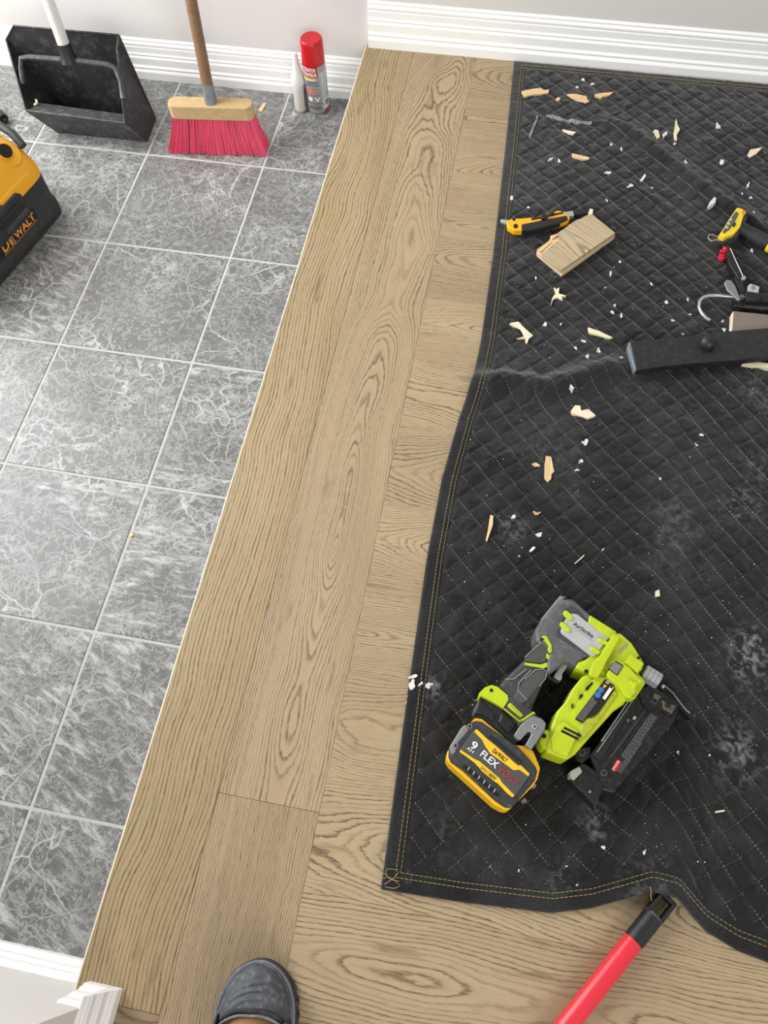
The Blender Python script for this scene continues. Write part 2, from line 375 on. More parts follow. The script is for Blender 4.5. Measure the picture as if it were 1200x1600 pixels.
def matz(x, y):
    x = np.asarray(x, float); y = np.asarray(y, float); p, q = lat(x, y)
    e = np.minimum(np.minimum(x-xl(y), MT-y), np.minimum(y-yb(x), MR-x))
    dp = np.abs(p-np.round(p/DQ)*DQ)/1.414; dq = np.abs(q-np.round(q/DQ)*DQ)/1.414
    puff = .0034*(1-np.exp(-dp/.0030))*(1-np.exp(-dq/.0030))
    wr = .0042*vnoise(x*1.4+y*.3, y*.7-x*.2, .022, 3)+.0024*vnoise(x, y, .011, 4)+.0013*vnoise(x, y, .0062, 9)
    inner = np.clip((e-.029)/.008, 0, 1)
    z = .0055+inner*(puff+wr*np.clip(puff/.0026, 0, 1))+.006*np.clip(e/.1, 0, 1)*(vnoise(x, y, .16, 5)+.3)
    bind = (1-inner)*(.0022*np.clip(np.minimum(e, .0285-e)/.006, -.2, 1)+.0008*vnoise(x, y, .008, 6)); z = z+bind
    for pts, h, w, fade in FOLDS:
        d, t = segdist(x, y, pts); z = z+h*np.exp(-(d/w)**2)*np.clip(np.minimum(t+.15, 1-t)/fade, 0, 1)
    # lifted where the pole slides under
    lf = np.exp(-((x-.815-(y+1.9)*.35)/.052)**2)*np.clip((-1.74-y)/.16, 0, 1); z = z+.029*lf
    return np.maximum(z, .0035)
def mz(p): return float(matz(np.array([p[0]]), np.array([p[1]]))[0])
NU, NV = 400, 820
su = np.linspace(0, 1, NU); tv = np.linspace(0, 1, NV); SS, TT = np.meshgrid(su, tv)
yy = MT+TT*(-1.967-MT); xx = xl(yy)+SS*(MR-xl(yy))
for _ in range(3):
    yy = MT+TT*(yb(xx)-MT); xx = xl(yy)+SS*(MR-xl(yy))
zz = matz(xx, yy)
ed = np.minimum(np.minimum(SS*(NU-1), (1-SS)*(NU-1)), np.minimum(TT*(NV-1), (1-TT)*(NV-1)))
zz = np.where(ed < .5, np.maximum(zz-.0038, .0005), zz)
Vt = np.stack([xx, yy, zz], -1).reshape(-1, 3)
I = np.arange(NU*NV).reshape(NV, NU)
Ft = np.stack([I[:-1, :-1], I[1:, :-1], I[1:, 1:], I[:-1, 1:]], -1).reshape(-1, 4)
# underside rim
rim = np.concatenate([I[0, ::-1], I[1:, 0], I[-1, 1:], I[-2:0:-1, -1]])
low = Vt[rim].copy(); lifted = np.clip(low[:, 2]-.012, 0, None); low[:, 2] = np.maximum(low[:, 2]-.0045, .0003); n0 = len(Vt); m = len(rim)
Vm = np.concatenate([Vt, low]); Fm = Ft.tolist()+[[int(rim[i]), n0+i, n0+(i+1) % m, int(rim[(i+1) % m])] for i in range(m)]
# dust and paint smears: stains with their own shape
STAINS = [(1160, 790, 30, .55), (1172, 1035, 34, .8), (1150, 1175, 34, .75), (1180, 730, 26, .4), (930, 1285, 18, .9), (1178, 1000, 20, .6), (800, 825, 24, .5), (1060, 800, 40, .16), (700, 1330, 30, .06),
          (1010, 1390, 40, .22), (905, 345, 50, .12), (1060, 860, 60, .14), (860, 700, 60, .1), (640, 1370, 8, .2), (880, 1370, 20, .3), (865, 250, 16, .35), (680, 1075, 16, .6), (905, 760, 12, .4), (1190, 610, 40, .3), (690, 1290, 20, .08)]
du = np.zeros(len(Vm))
for px, py, rr, am in STAINS:
    c = P(px, py, .012); r = rr*.00098
    dd = np.hypot(Vm[:, 0]-c.x, (Vm[:, 1]-c.y)*.8); du += am*np.exp(-(dd/r)**2)*.75*np.clip(.12+1.8*vnoise(Vm[:, 0], Vm[:, 1], .014, 21)+2.6*vnoise(Vm[:, 0], Vm[:, 1], .0052, 22), 0, 1)
du += .05*np.clip(.35+1.6*vnoise(Vm[:, 0], Vm[:, 1], .12, 31)+1.2*vnoise(Vm[:, 0], Vm[:, 1], .03, 32), 0, 1)
def mk_fabric():
    s = N('black_quilt_cloth'); d = s.vattr('dust'); x, y, z = s.sep(s.co)
    tw = s.noise(s.comb(s.math('MULTIPLY', s.math('ADD', x, y), 900), s.math('MULTIPLY', s.math('SUBTRACT', x, y), 260), 0.0), 1, 2)
    lint = s.ramp(s.noise(s.co, 420, 5, .75), (.6, 0.0), (.78, .55))
    col = s.mix(s.noise(s.co, 60, 6, .7), lin((16, 16, 17)), lin((36, 36, 36)))
    col = s.mix(s.math('MULTIPLY', lint, .35), col, lin((120, 118, 114)))
    dd = s.math('MULTIPLY', d, s.math('ADD', .45, s.ramp(s.noise(s.co, 300, 4, .7), (.4, 0.0), (.65, 1.0))), clamp=True)
    col = s.mix(dd, col, lin((150, 152, 155)))
    s.set(s.b.inputs['Sheen Weight'], .25); s.set(s.b.inputs['Sheen Roughness'], .5)
    wrk = s.noise(s.comb(x, s.math('MULTIPLY', y, .6), z), 75, 4, .6, .6)
    return s.out(col, .95, 0, s.math('ADD', s.math('MULTIPLY', wrk, 3.0), s.math('ADD', s.math('MULTIPLY', tw, .5), s.noise(s.co, 180, 4))), .7, .0016, .15)
M_FAB = mk_fabric()
M_THREAD = paint('grey_thread', (142, 139, 127), .8, var=.25, scale=300)
M_THREAD_SHADED = paint('shaded_thread', (106, 104, 97), .8, var=.3, scale=300)  # same thread, coloured darker to paint in shade along the second line family
M_GOLD = paint('gold_thread', (158, 141, 96), .7, var=.25, scale=300)
mat_o = tag(empty('moving_blanket', (.86, -.98, 0)), 'black diamond quilted moving blanket spread over the oak planks', 'blanket')
cloth = ob('quilted_cloth', Vm, Fm, M_FAB, mat_o, smooth=True)
at = cloth.data.attributes.new('dust', 'FLOAT', 'POINT'); at.data.foreach_set('value', du.astype(np.float32))
def stitches(lines, w=.0010, dash=.0038, gap=.0024, lift=.0004):
    V, F = [], []
    for pts in lines:
        a = np.array(pts); L = np.concatenate([[0], np.cumsum(np.hypot(*np.diff(a, axis=0).T))])
        s0 = np.arange(0, L[-1]-dash, dash+gap)
        A = np.stack([np.interp(s0, L, a[:, 0]), np.interp(s0, L, a[:, 1])], 1); B = np.stack([np.interp(s0+dash, L, a[:, 0]), np.interp(s0+dash, L, a[:, 1])], 1)
        za, zb = matz(A[:, 0], A[:, 1]), matz(B[:, 0], B[:, 1])
        D = B-A; D /= np.linalg.norm(D, axis=1, keepdims=True)+1e-9; Nn = np.stack([-D[:, 1], D[:, 0]], 1)*w/2
        for i in range(len(s0)):
            k = len(V); q, r, n = A[i], B[i], Nn[i]; x, y = za[i]+lift, zb[i]+lift
            V += [(q[0]-n[0], q[1]-n[1], x-.0006), (q[0], q[1], x+.0004), (q[0]+n[0], q[1]+n[1], x-.0006), (r[0]-n[0], r[1]-n[1], y-.0006), (r[0], r[1], y+.0004), (r[0]+n[0], r[1]+n[1], y-.0006)]
            F += [[k, k+3, k+4, k+1], [k+1, k+4, k+5, k+2]]
    return V, F
# quilting lines, followed on the finished surface (p = const and q = const)
pp, qq = lat(xx, yy)
def iso(field, other, N0, N1):
    """world polylines along field = k*DQ, found row by row on the blanket grid"""
    lines = []
    for k in range(N0, N1):
        f = field-k*DQ; pts = []
        for r in range(0, NV, 3):
            c = np.nonzero(np.diff(np.sign(f[r])))[0]
            if len(c):
                c = c[0]; t = f[r, c]/(f[r, c]-f[r, c+1]); x = xx[r, c]*(1-t)+xx[r, c+1]*t; y = yy[r, c]*(1-t)+yy[r, c+1]*t
                if x-xl(y) > .030 and MT-y > .03 and y-yb(x) > .03 and x < MR-.03: pts.append((x, y))
        if len(pts) > 3: lines.append(pts)
    return lines
st1 = iso(pp, qq, int(pp.min()/DQ)-1, int(pp.max()/DQ)+2); st2 = iso(qq, pp, int(qq.min()/DQ)-1, int(qq.max()/DQ)+2)
o = ob('quilting_stitches', *stitches(st1, lift=.0007), M_THREAD, mat_o); o['kind'] = 'stuff'
o = ob('quilting_stitches', *stitches(st2, lift=.0011), M_THREAD_SHADED, mat_o); o['kind'] = 'stuff'
def edge_line(off):
    ys_ = np.linspace(MT-off, -1.967+off, 300); lft = [(float(xl(y))+off, float(y)) for y in ys_]
    xs_ = np.linspace(.41+off, MR-.02, 200); bot = [(float(x), float(yb(x))+off) for x in xs_]; top = [(float(x), MT-off) for x in np.linspace(.396+off, MR-.02, 150)]
    return [lft, bot, top]
o = ob('edge_stitches', *stitches(edge_line(.0195)+edge_line(.0268), w=.0011, dash=.0052, gap=.0018, lift=.0007), M_GOLD, mat_o); o['kind'] = 'stuff'
# box-tack at the corner: loops of loose gold thread
cz = lambda px, py: (*P(px, py, .009).xy, .0095)
lp = crop(580, 1320, 6.667)
tk = merge([tube_g([cz(*lp(*q)) for q in l], .0005, 4) for l in (
    [(165, 250), (150, 290), (170, 340), (230, 370), (290, 380)], [(165, 250), (280, 260), (285, 290), (230, 350), (140, 410), (150, 440), (240, 455), (300, 430), (250, 370), (170, 330)],
    [(100, 250), (80, 290), (95, 335), (140, 350), (170, 310), (110, 300)])])
ob('corner_tack', *tk, M_GOLD, mat_o)
lt = crop(840, 1360, 3.333)
ob('loose_thread', *tube_g([(*P(*lt(*q), .045).xy, mz(P(*lt(*q), .045))+.001) for q in [(600, 85), (605, 110), (603, 135), (606, 158)]], .0007, 4), M_GOLD, mat_o)

# ------------------------------------------------------------------ brad nailer lying on its side
A = crop(820, 920, 6); B = crop(860, 1020, 5.2174); C = crop(690, 1050, 6.6667); D = crop(680, 900, 2.857)
M_GRN = paint('lime_plastic', (186, 203, 28), .42, var=.1, scale=40, dust=.22, dustc=(120, 110, 70))
M_GRND = paint('lime_dirty', (172, 180, 36), .55, var=.2, scale=90, dust=.8, dustc=(104, 84, 48))
M_GREY = paint('grey_rubber', (86, 87, 88), .62, var=.2, scale=50, dust=.45, dustc=(150, 150, 150), bs=.2)
M_GREYL = paint('light_rubber', (122, 123, 123), .62, var=.15, scale=50, dust=.4, dustc=(165, 165, 165))
M_DGREY = paint('dark_grip', (58, 59, 60), .6, var=.2, scale=70, dust=.25, bs=.3, bscale=500)
M_GRIP = paint('pebbled_grip', (70, 71, 70), .65, var=.15, scale=200, dust=.25, bs=.9, bscale=700)
M_BLK = paint('black_plastic', (27, 27, 28), .45, var=.25, scale=60, dust=.12, dustc=(110, 108, 105))
M_BLKM = paint('black_metal', (33, 33, 34), .4, .3, var=.25, scale=70, dust=.3, dustc=(110, 106, 98))
M_HOLE = paint('dark_hole', (8, 8, 8), .8)
M_SILV = paint('silver_plate', (190, 190, 188), .38, .25, var=.1, scale=60, dust=.25)
M_ALU = paint('aluminium', (196, 196, 194), .3, .7, var=.1, scale=80)
M_HOOK = paint('cast_hook', (140, 141, 142), .45, .45, var=.15, scale=90, dust=.3)
M_TRIGGER = paint('trigger_grey', (158, 158, 148), .55, var=.1)
M_YEL = paint('battery_yellow', (246, 190, 28), .45, var=.08, scale=40)
M_BATT = paint('battery_shell', (52, 52, 53), .42, var=.2, scale=60, dust=.3, dustc=(120, 118, 115), bs=.2, bscale=500)
M_BLAB = paint('battery_label', (76, 76, 75), .45, var=.08, scale=30)
M_WHT = paint('white_print', (228, 228, 226), .5, var=.03)
M_RED = paint('red_print', (196, 32, 40), .5, var=.05)
M_BLUE = paint('blue_print', (52, 112, 178), .5, var=.05)
M_BLKP = paint('black_print', (22, 22, 22), .5, var=.05)
M_RUST = paint('worn_steel', (104, 94, 80), .5, .4, var=.3, scale=120, dust=.4, dustc=(60, 55, 48))
M_PRINTG = paint('grey_print', (150, 150, 148), .6, var=.05)
nail = tag(empty('brad_nailer', tuple(P(900, 1120, .012))), 'lime green cordless brad nailer with black and yellow battery lying on the blanket', 'nail gun')
def np_(name, pts, f, z1, z0, mat, bevel=.003, parent=None, seg=2):
    return extr(name, PL(pts, z1, f), z0, z1, mat, parent or nail, bevel, seg)
# magazine and nose first (lowest)
mag = np_('magazine', [(925, 490), (962, 480), (1085, 563), (1087, 600), (1062, 660), (940, 805), (800, 965), (745, 930), (690, 800), (890, 545)], D, .056, .016, M_BLKM, .003)
np_('magazine_rail', [(690, 352), (722, 368), (412, 880), (345, 838), (360, 805)], B, .0585, .05, M_BLK, .0015, mag)
np_('rail_edge', [(640, 378), (652, 384), (425, 725), (412, 715)], B, .0598, .055, M_GREYL, .0004, mag)
np_('rail_edge', [(668, 385), (676, 390), (385, 815), (375, 808)], B, .0598, .055, M_HOOK, .0004, mag)
np_('slide_strip', [(775, 425), (800, 440), (440, 965), (410, 945)], B, .0582, .05, M_BLK, .0012, mag)
np_('strip_edge', [(770, 470), (777, 474), (500, 850), (492, 845)], B, .0590, .055, M_DGREY, .0003, mag)
np_('push_tab', [(685, 512), (706, 524), (690, 548), (672, 535)], B, .0604, .055, M_TRIGGER, .0008, mag)
np_('push_tab', [(620, 540), (640, 530), (650, 555), (630, 570)], B, .0596, .055, M_RUST, .0008, mag)
wl = np_('warning_label', [(822, 478), (897, 520), (572, 1002), (494, 950)], B, .0567, .0555, M_BLK, 0, mag)
for li in range(6):                       # printed lines of the warning text
    a0 = np.array((495, 950))+np.array((78, 52))*(.08+li*.155); b0 = np.array((822, 478))+np.array((75, 42))*(.08+li*.155); t = .24 if li < 3 else .03
    segs = []; rr = random.Random(li); e = .97 if li != 5 else .55
    while t < e:
        ln = rr.uniform(.02, .06); p0 = a0+(b0-a0)*t; p1 = a0+(b0-a0)*min(t+ln, e); nn = np.array((.83, .56))*3.2
        segs.append(extr_g(PL([tuple(p0), tuple(p1), tuple(p1+nn), tuple(p0+nn)], .0571, B), .0568, .0571)); t += ln+.012
    ob('print_line', *merge(segs), M_PRINTG, mag)
np_('danger_box', [(547, 868), (582, 890), (532, 972), (496, 946)], B, .0571, .0565, M_RED, 0, mag)
text('danger_print', 'DANGER', P(*B(516, 962), .0574).xy, P(*B(566, 886), .0574).xy, .0034, .0574, M_WHT, mag)
for q in ((438, 978), (850, 390), (262, 812)):
    bs = np_('bolt_boss', disc_poly(*q, 30), B, .0605, .045, M_DGREY, .001, mag); extr('bolt', PL(disc_poly(*q, 14), .0612, B), .058, .0612, M_HOLE, mag)
np_('end_cap', [(262, 890), (330, 930), (420, 990), (545, 1120), (520, 1145), (440, 1120), (405, 1150), (400, 1232), (370, 1255), (165, 1045), (175, 1000), (215, 940)], B, .052, .013, M_BLK, .003)
np_('cap_face', [(270, 940), (440, 1060), (395, 1190), (200, 1060)], B, .0535, .04, M_BLKM, .0015)
np_('latch', [(168, 962), (238, 922), (265, 968), (192, 1043), (162, 1008)], B, .058, .03, M_TRIGGER, .002)
np_('magazine_bracket', [(205, 820), (275, 765), (335, 770), (330, 840), (260, 905), (215, 880)], B, .05, .02, M_BLK, .002)
for q in ((322, 1132), (500, 1012)): extr('bolt', PL(disc_poly(*q, 12), .0545, B), .05, .0545, M_HOOK, nail)
np_('nose_block', [(720, 300), (800, 262), (880, 290), (1030, 425), (1000, 500), (960, 515), (880, 440), (800, 470), (740, 400)], B, .060, .02, M_BLKM, .002)
np_('nose_plate', [(905, 380), (1028, 432), (992, 498), (920, 455)], B, .064, .05, M_RUST, .0015)
np_('nose_plate', [(850, 325), (910, 355), (880, 385), (835, 360)], B, .0655, .05, M_RUST, .0015)
np_('nose_pin', [(950, 400), (990, 418), (975, 455), (935, 435)], B, .0665, .06, M_BLKM, .001)
np_('contact_tip', [(905, 250), (950, 275), (1010, 330), (1085, 385), (1060, 400), (1140, 490), (1150, 540), (1090, 490), (1030, 425), (960, 370), (900, 310)], B, .04, .018, M_BLKM, .0015)
tube('contact_wire', [(*P(*B(*q), .045).xy, .045) for q in ((935, 270), (1000, 330), (1060, 410), (1110, 470), (1138, 492))], .0014, M_HOOK, nail, 6)
extr('nose_ball', PL(disc_poly(922, 272, 16), .055, B), .04, .055, M_ALU, nail, .001)
k0, k1 = P(*D(928, 428), .062), P(*D(1000, 473), .062)
dk = (k1-k0)
tube('knob_stem', [tuple(k0-dk*.35), tuple(k0+dk*.1)], .011, M_BLKM, nail, 12)
tube('adjuster_knob', [tuple(k0), tuple(k0+dk*.06), tuple(k0+dk*.94), tuple(k1)], [.0125, .0142, .0142, .0125], M_ALU, nail, 8, False)
for f_ in (.25, .5, .75): tube('knob_groove', [tuple(k0+dk*(f_-.02)), tuple(k0+dk*(f_+.02))], .0145, M_HOOK, nail, 8, False)
# motor arm with vents and label
arm = np_('motor_arm', [(690, 430), (770, 395), (830, 480), (862, 545), (842, 572), (800, 600), (760, 645), (690, 722), (627, 795), (587, 820), (492, 785), (495, 755), (512, 690), (545, 602), (582, 560), (615, 500), (655, 450)], D, .074, .018, M_GRN, .004, seg=2)
np_('arm_ridge', [(120, 560), (235, 640), (140, 850), (20, 800), (5, 690), (60, 600)], B, .079, .07, M_GRN, .002)
np_('arm_ridge', [(360, 190), (470, 200), (250, 560), (200, 545), (180, 470), (300, 300)], B, .0775, .07, M_GRN, .0015)
np_('scuffed_edge', [(255, 570), (295, 525), (350, 520), (385, 490), (520, 290), (560, 330), (400, 560), (290, 690), (225, 740), (235, 660)], B, .0768, .07, M_GRND, .004)
np_('spec_label', [(447, 213), (520, 262), (524, 290), (388, 482), (350, 515), (292, 528), (255, 570), (200, 540)], B, .0782, .0772, M_BLKP, 0)
for q, m_, r in (((386, 342), M_BLUE, 26), ((412, 302), M_BLUE, 24), ((443, 272), M_YEL, 19), ((466, 240), M_PRINTG, 17)): extr('print_sign', PL(disc_poly(*q, r, 12 if m_ != M_YEL else 3), .0786, B), .078, .0786, m_, nail)
np_('print_box', [(492, 265), (518, 280), (446, 385), (424, 368)], B, .0786, .078, M_WHT, 0)
np_('print_mark', [(495, 263), (512, 273), (500, 292), (484, 282)], B, .0790, .0784, M_BLKP, 0)
for li in range(6):
    a0 = np.array((212, 535))+np.array((52, 26))*(li*.17); b0 = np.array((345, 362))+np.array((40, 24))*(li*.2); s_ = []
    rr = random.Random(20+li); t = .02
    while t < .93:
        ln = rr.uniform(.04, .12); p0 = a0+(b0-a0)*t; p1 = a0+(b0-a0)*(t+ln); nn = np.array((.8, .5))*3.5
        s_.append(extr_g(PL([tuple(p0), tuple(p1), tuple(p1+nn), tuple(p0+nn)], .0786, B), .0782, .0786)); t += ln+.03
    ob('print_line', *merge(s_), M_PRINTG, nail)
for q in ([(568, 950), (575, 925), (632, 868), (640, 885), (592, 947)], [(505, 1035), (520, 990), (545, 983), (540, 1010)], [(435, 1112), (445, 1080), (460, 1073), (450, 1115)]):
    np_('vent_slot', q, A, .0785, .076, M_HOLE, 0)
for q in ([(85, 643), (95, 626), (230, 695), (224, 712)], [(105, 617), (115, 602), (255, 670), (246, 686)]): np_('vent_slot', q, B, .0798, .0775, M_HOLE, 0)
np_('fan_barrel', [(562, 850), (530, 848), (482, 905), (440, 955), (400, 1000), (355, 1075), (395, 1095), (450, 1060), (555, 900)], A, .058, .02, M_BLK, .003)
for q in ((540, 862), (510, 895), (488, 925), (430, 1000), (412, 1028), (395, 1055)):
    np_('barrel_rib', [(q[0]-25, q[1]-4), (q[0]-20, q[1]-16), (q[0]+30, q[1]+8), (q[0]+25, q[1]+20)], A, .0612, .05, M_HOOK, .0006)
# rear housing and handle
np_('rear_cap', [(335, 55), (388, 76), (345, 150), (165, 320), (148, 285)], A, .070, .02, M_GREYL, .003)
np_('rear_housing', [(360, 100), (420, 85), (470, 105), (615, 240), (700, 330), (770, 460), (650, 650), (560, 640), (545, 668), (480, 742), (430, 700), (380, 680), (300, 740), (215, 800), (205, 700), (235, 600), (200, 530), (112, 505), (95, 390), (150, 290), (300, 150)], A, .077, .02, M_GREY, .006, seg=3)
np_('housing_panel', [(370, 185), (430, 150), (500, 190), (600, 300), (740, 470), (640, 640), (560, 610), (290, 440), (278, 400), (330, 300)], A, .0795, .07, M_DGREY, .003)
np_('name_plate', [(440, 228), (492, 236), (785, 465), (655, 637), (622, 628), (345, 418), (338, 390), (380, 288)], A, .083, .075, M_SILV, .0015)
text('name_print', 'AirStrike', P(*A(448, 338), .0834).xy, P(*A(632, 464), .0834).xy, .0068, .0834, M_BLKP, nail, .012)
s_ = []
for t in range(14): s_.append(extr_g(PL([tuple(np.array(A(445, 352))*(1-t/14)+np.array(A(645, 492))*(t/14)+np.array(d_)) for d_ in ((0, 0), (1.3, .9), (1.1, 1.5), (-.2, .6))], .0834), .083, .0834))
ob('print_line', *merge(s_), M_BLAB, nail)
for q in ([(365, 205), (395, 198), (452, 248), (452, 285), (425, 292), (370, 245)], [(330, 312), (360, 305), (432, 370), (427, 400), (402, 406), (335, 345)]): np_('lime_nub', q, A, .0865, .075, M_GRN, .002)
np_('handle_grip', [(455, 295), (485, 283), (520, 345), (502, 405), (497, 440), (446, 560), (428, 600), (440, 640), (375, 690), (320, 590), (330, 545), (282, 490), (330, 440), (400, 372)], D, .071, .022, M_DGREY, .009, seg=4)
np_('grip_pad', [(0, 640), (105, 545), (160, 505), (205, 520), (228, 600), (200, 690), (160, 700), (0, 682)], A, .0735, .066, M_GRIP, .003)
np_('grip_pad', [(0, 850), (100, 758), (170, 752), (205, 775), (195, 840), (100, 950), (30, 1050), (-60, 1110), (-120, 1030)], A, .0735, .066, M_GRIP, .003)
np_('lime_trim', [(0, 690), (150, 708), (205, 688), (222, 722), (180, 745), (0, 712)], A, .0745, .066, M_GRN, .0012)
np_('lime_trim', [(165, 437), (205, 438), (255, 525), (257, 590), (232, 600), (213, 560), (228, 540), (190, 492), (150, 490)], A, .0785, .07, M_GRN, .0015)
np_('lime_trim', [(205, 600), (237, 625), (232, 662), (203, 650)], A, .0755, .07, M_GRN, .001)
extr('screw', PL(disc_poly(162, 474, 16), .0795, A), .075, .0795, M_BLKM, nail)
np_('trigger', [(318, 735), (372, 685), (404, 702), (395, 740), (355, 790), (350, 850), (322, 858), (268, 818)], A, .060, .03, M_TRIGGER, .003)
np_('trigger_guard', [(215, 780), (255, 820), (320, 860), (330, 885), (290, 880), (210, 830)], A, .056, .03, M_BLK, .002)
for f_, q in ((A, [(0, 850), (100, 758), (170, 752), (205, 775), (195, 842), (135, 912)]), (C, [(660, 72), (750, 72), (880, -30)]), (C, [(930, -20), (805, 112), (793, 190), (890, 292)]), (A, [(0, 640), (105, 545), (160, 505)])):
    ob('grip_outline', *tube_g([(*P(*f_(*p), .0738).xy, .0738) for p in q], .0006, 5), M_TRIGGER, nail)
# lime nose housing
np_('nose_housing', [(780, 250), (830, 255), (880, 300), (905, 340), (932, 385), (925, 415), (908, 432), (942, 475), (892, 550), (850, 545), (800, 490), (760, 410), (700, 415), (690, 435), (625, 410), (640, 385), (672, 372), (712, 345), (770, 290)], D, .080, .02, M_GRN, .003, seg=2)
np_('lime_spine', [(612, 243), (850, 393), (865, 430), (840, 470), (785, 465), (595, 320), (600, 290)], A, .083, .03, M_GRN, .002)
np_('collar', [(835, 420), (905, 440), (760, 700), (690, 830), (600, 810), (640, 690), (700, 630)], A, .088, .075, M_GRN, .002)
for q in ([(680, 465), (712, 455), (792, 500), (772, 530), (690, 490)], [(613, 552), (640, 533), (722, 590), (692, 616), (625, 582)]): np_('lime_nub', q, A, .0865, .075, M_GRN, .002)
np_('front_block', [(770, 800), (850, 665), (930, 700), (990, 740), (1105, 865), (1040, 972), (985, 1030), (935, 1000), (885, 915), (800, 850)], A, .090, .07, M_GRN, .002)
np_('block_gusset', [(980, 855), (1075, 880), (1030, 945)], A, .095, .085, M_GRN, .002)
np_('status_window', [(852, 672), (928, 716), (868, 815), (780, 748)], A, .0915, .085, M_BLKM, .001)
np_('window_insert', [(848, 684), (918, 722), (864, 803), (792, 748)], A, .0921, .085, M_HOOK, .0008)
np_('lime_clip', [(1000, 612), (1122, 702), (1055, 790), (938, 690)], A, .087, .07, M_GRN, .0015)
np_('clip_step', [(1070, 640), (1120, 690), (1075, 720), (1040, 680)], A, .083, .07, M_GRND, .002)
np_('sight_mark', [(875, 600), (890, 612), (970, 520), (950, 500)], A, .0812, .078, M_PRINTG, .0005)
extr('body_hole', PL(disc_poly(577, 772, 18), .0808, A), .078, .0808, M_HOLE, nail)
extr('body_hole', PL(disc_poly(1068, 645, 13), .0836, A), .08, .0836, M_HOLE, nail)
np_('screw_ear', [(880, 985), (930, 985), (950, 1030), (905, 1055), (870, 1040)], A, .066, .03, M_GRN, .002)
extr('screw', PL(disc_poly(910, 1020, 17), .0675, A), .06, .0675, M_BLKM, nail)
np_('hang_ring', [(800, 400), (825, 388), (855, 395), (862, 415), (845, 412), (820, 402)], A, .06, .05, M_GRN, .001)
# handle foot, adapter, hook
np_('adapter', [(400, 262), (450, 255), (640, 380), (830, 540), (770, 640), (810, 710), (760, 770), (420, 490), (310, 470), (330, 380), (380, 290)], C, .066, .018, M_BLK, .004, seg=3)
np_('adapter_step', [(420, 300), (570, 440), (530, 520), (420, 440), (330, 440), (380, 310)], C, .069, .06, M_BLK, .003)
np_('release_button', [(625, 420), (775, 520), (768, 570), (690, 640), (585, 520)], C, .072, .06, M_BLK, .003)
np_('button_pad', [(635, 455), (745, 528), (685, 605), (612, 520)], C, .0738, .068, M_BLKM, .001)
foot = np_('handle_foot', [(388, 222), (450, 160), (520, 133), (580, 150), (690, 240), (697, 290), (642, 378), (560, 325), (410, 245), (400, 270)], C, .076, .03, M_GRN, .005, seg=3)
np_('foot_plate', [(690, 240), (760, 260), (960, 410), (1090, 545), (1010, 650), (900, 600), (822, 535), (640, 380)], C, .074, .03, M_DGREY, .004)
np_('lime_seam', [(640, 378), (650, 370), (830, 515), (822, 530)], C, .0752, .07, M_GRN, .0008)
np_('lime_seam', [(815, 500), (960, 408), (985, 430), (845, 520)], C, .0748, .07, M_GRN, .0015)
np_('name_badge', [(718, 318), (845, 438), (850, 462), (822, 474), (690, 362), (692, 332)], C, .0755, .07, M_GRN, .001)
text('badge_print', 'ONE+', P(*C(704, 354), .0760).xy, P(*C(814, 452), .0760).xy, .0044, .0760, M_GRND, nail)
np_('bridge', [(1060, 590), (1130, 600), (1150, 690), (1120, 800), (1060, 810), (1010, 720)], C, .072, .03, M_GRN, .004)
extr('body_hole', PL(disc_poly(1068, 668, 24), .0728, C), .07, .0728, M_HOLE, nail); extr('body_hole', PL(disc_poly(519, 190, 18), .0768, C), .074, .0768, M_HOLE, nail)
hook = np_('belt_hook', [(955, 455), (1040, 480), (1088, 530), (1078, 590), (1000, 720), (945, 797), (920, 795), (872, 765), (935, 650), (930, 625), (905, 618), (830, 700), (790, 695), (755, 655), (830, 540), (890, 492)], C, .090, .074, M_HOOK, .002)
extr('hook_screw', PL(disc_poly(970, 568, 28), .0915, C), .088, .0915, M_ALU, hook, .0006); extr('screw_socket', PL(disc_poly(970, 568, 12, 6), .0919, C), .09, .0919, M_HOLE, hook)
# battery
bat = np_('battery', [(330, 500), (370, 460), (410, 458), (780, 760), (900, 770), (960, 825), (1030, 1000), (1003, 1110), (960, 1180), (700, 1442), (640, 1432), (550, 1382), (80, 955), (50, 900), (60, 830), (180, 620)], C, .064, .014, M_YEL, .005, seg=3)
np_('battery_shell', [(280, 530), (350, 500), (420, 515), (800, 775), (985, 985), (1000, 1030), (975, 1130), (745, 1405), (680, 1412), (560, 1330), (215, 1010), (100, 930), (75, 870), (80, 780), (200, 590)], C, .080, .03, M_BATT, .008, bat, 4)
np_('battery_label', [(352, 600), (380, 600), (910, 1050), (912, 1085), (765, 1298), (735, 1300), (195, 832), (200, 800), (330, 615)], C, .0822, .075, M_BLAB, .001, bat)
np_('yellow_stripe', [(350, 600), (372, 600), (420, 645), (470, 695), (560, 765), (745, 932), (795, 975), (825, 972), (915, 1058), (905, 1088), (815, 1018), (745, 1022), (700, 985), (505, 845), (450, 765), (425, 708), (343, 625)], C, .0828, .08, M_YEL, 0, bat)
np_('yellow_stripe', [(195, 808), (345, 908), (392, 928), (605, 1108), (628, 1150), (757, 1282), (740, 1305), (690, 1268), (585, 1160), (560, 1145), (420, 1030), (345, 945), (190, 832)], C, .0828, .08, M_YEL, 0, bat)
def bt(s, a, b, h, m_, bold=0.0): text('battery_print', s, P(*C(*a), .0833).xy, P(*C(*b), .0833).xy, h, .0833, m_, bat, bold)
bt('9', (290, 785), (345, 822), .0125, M_WHT, .02); bt('AH', (258, 797), (322, 848), .0042, M_WHT, .01)
bt('FLEX', (396, 868), (562, 1010), .0105, M_WHT, .02); bt('VOLT', (575, 1020), (768, 1190), .0105, M_RED, .0)
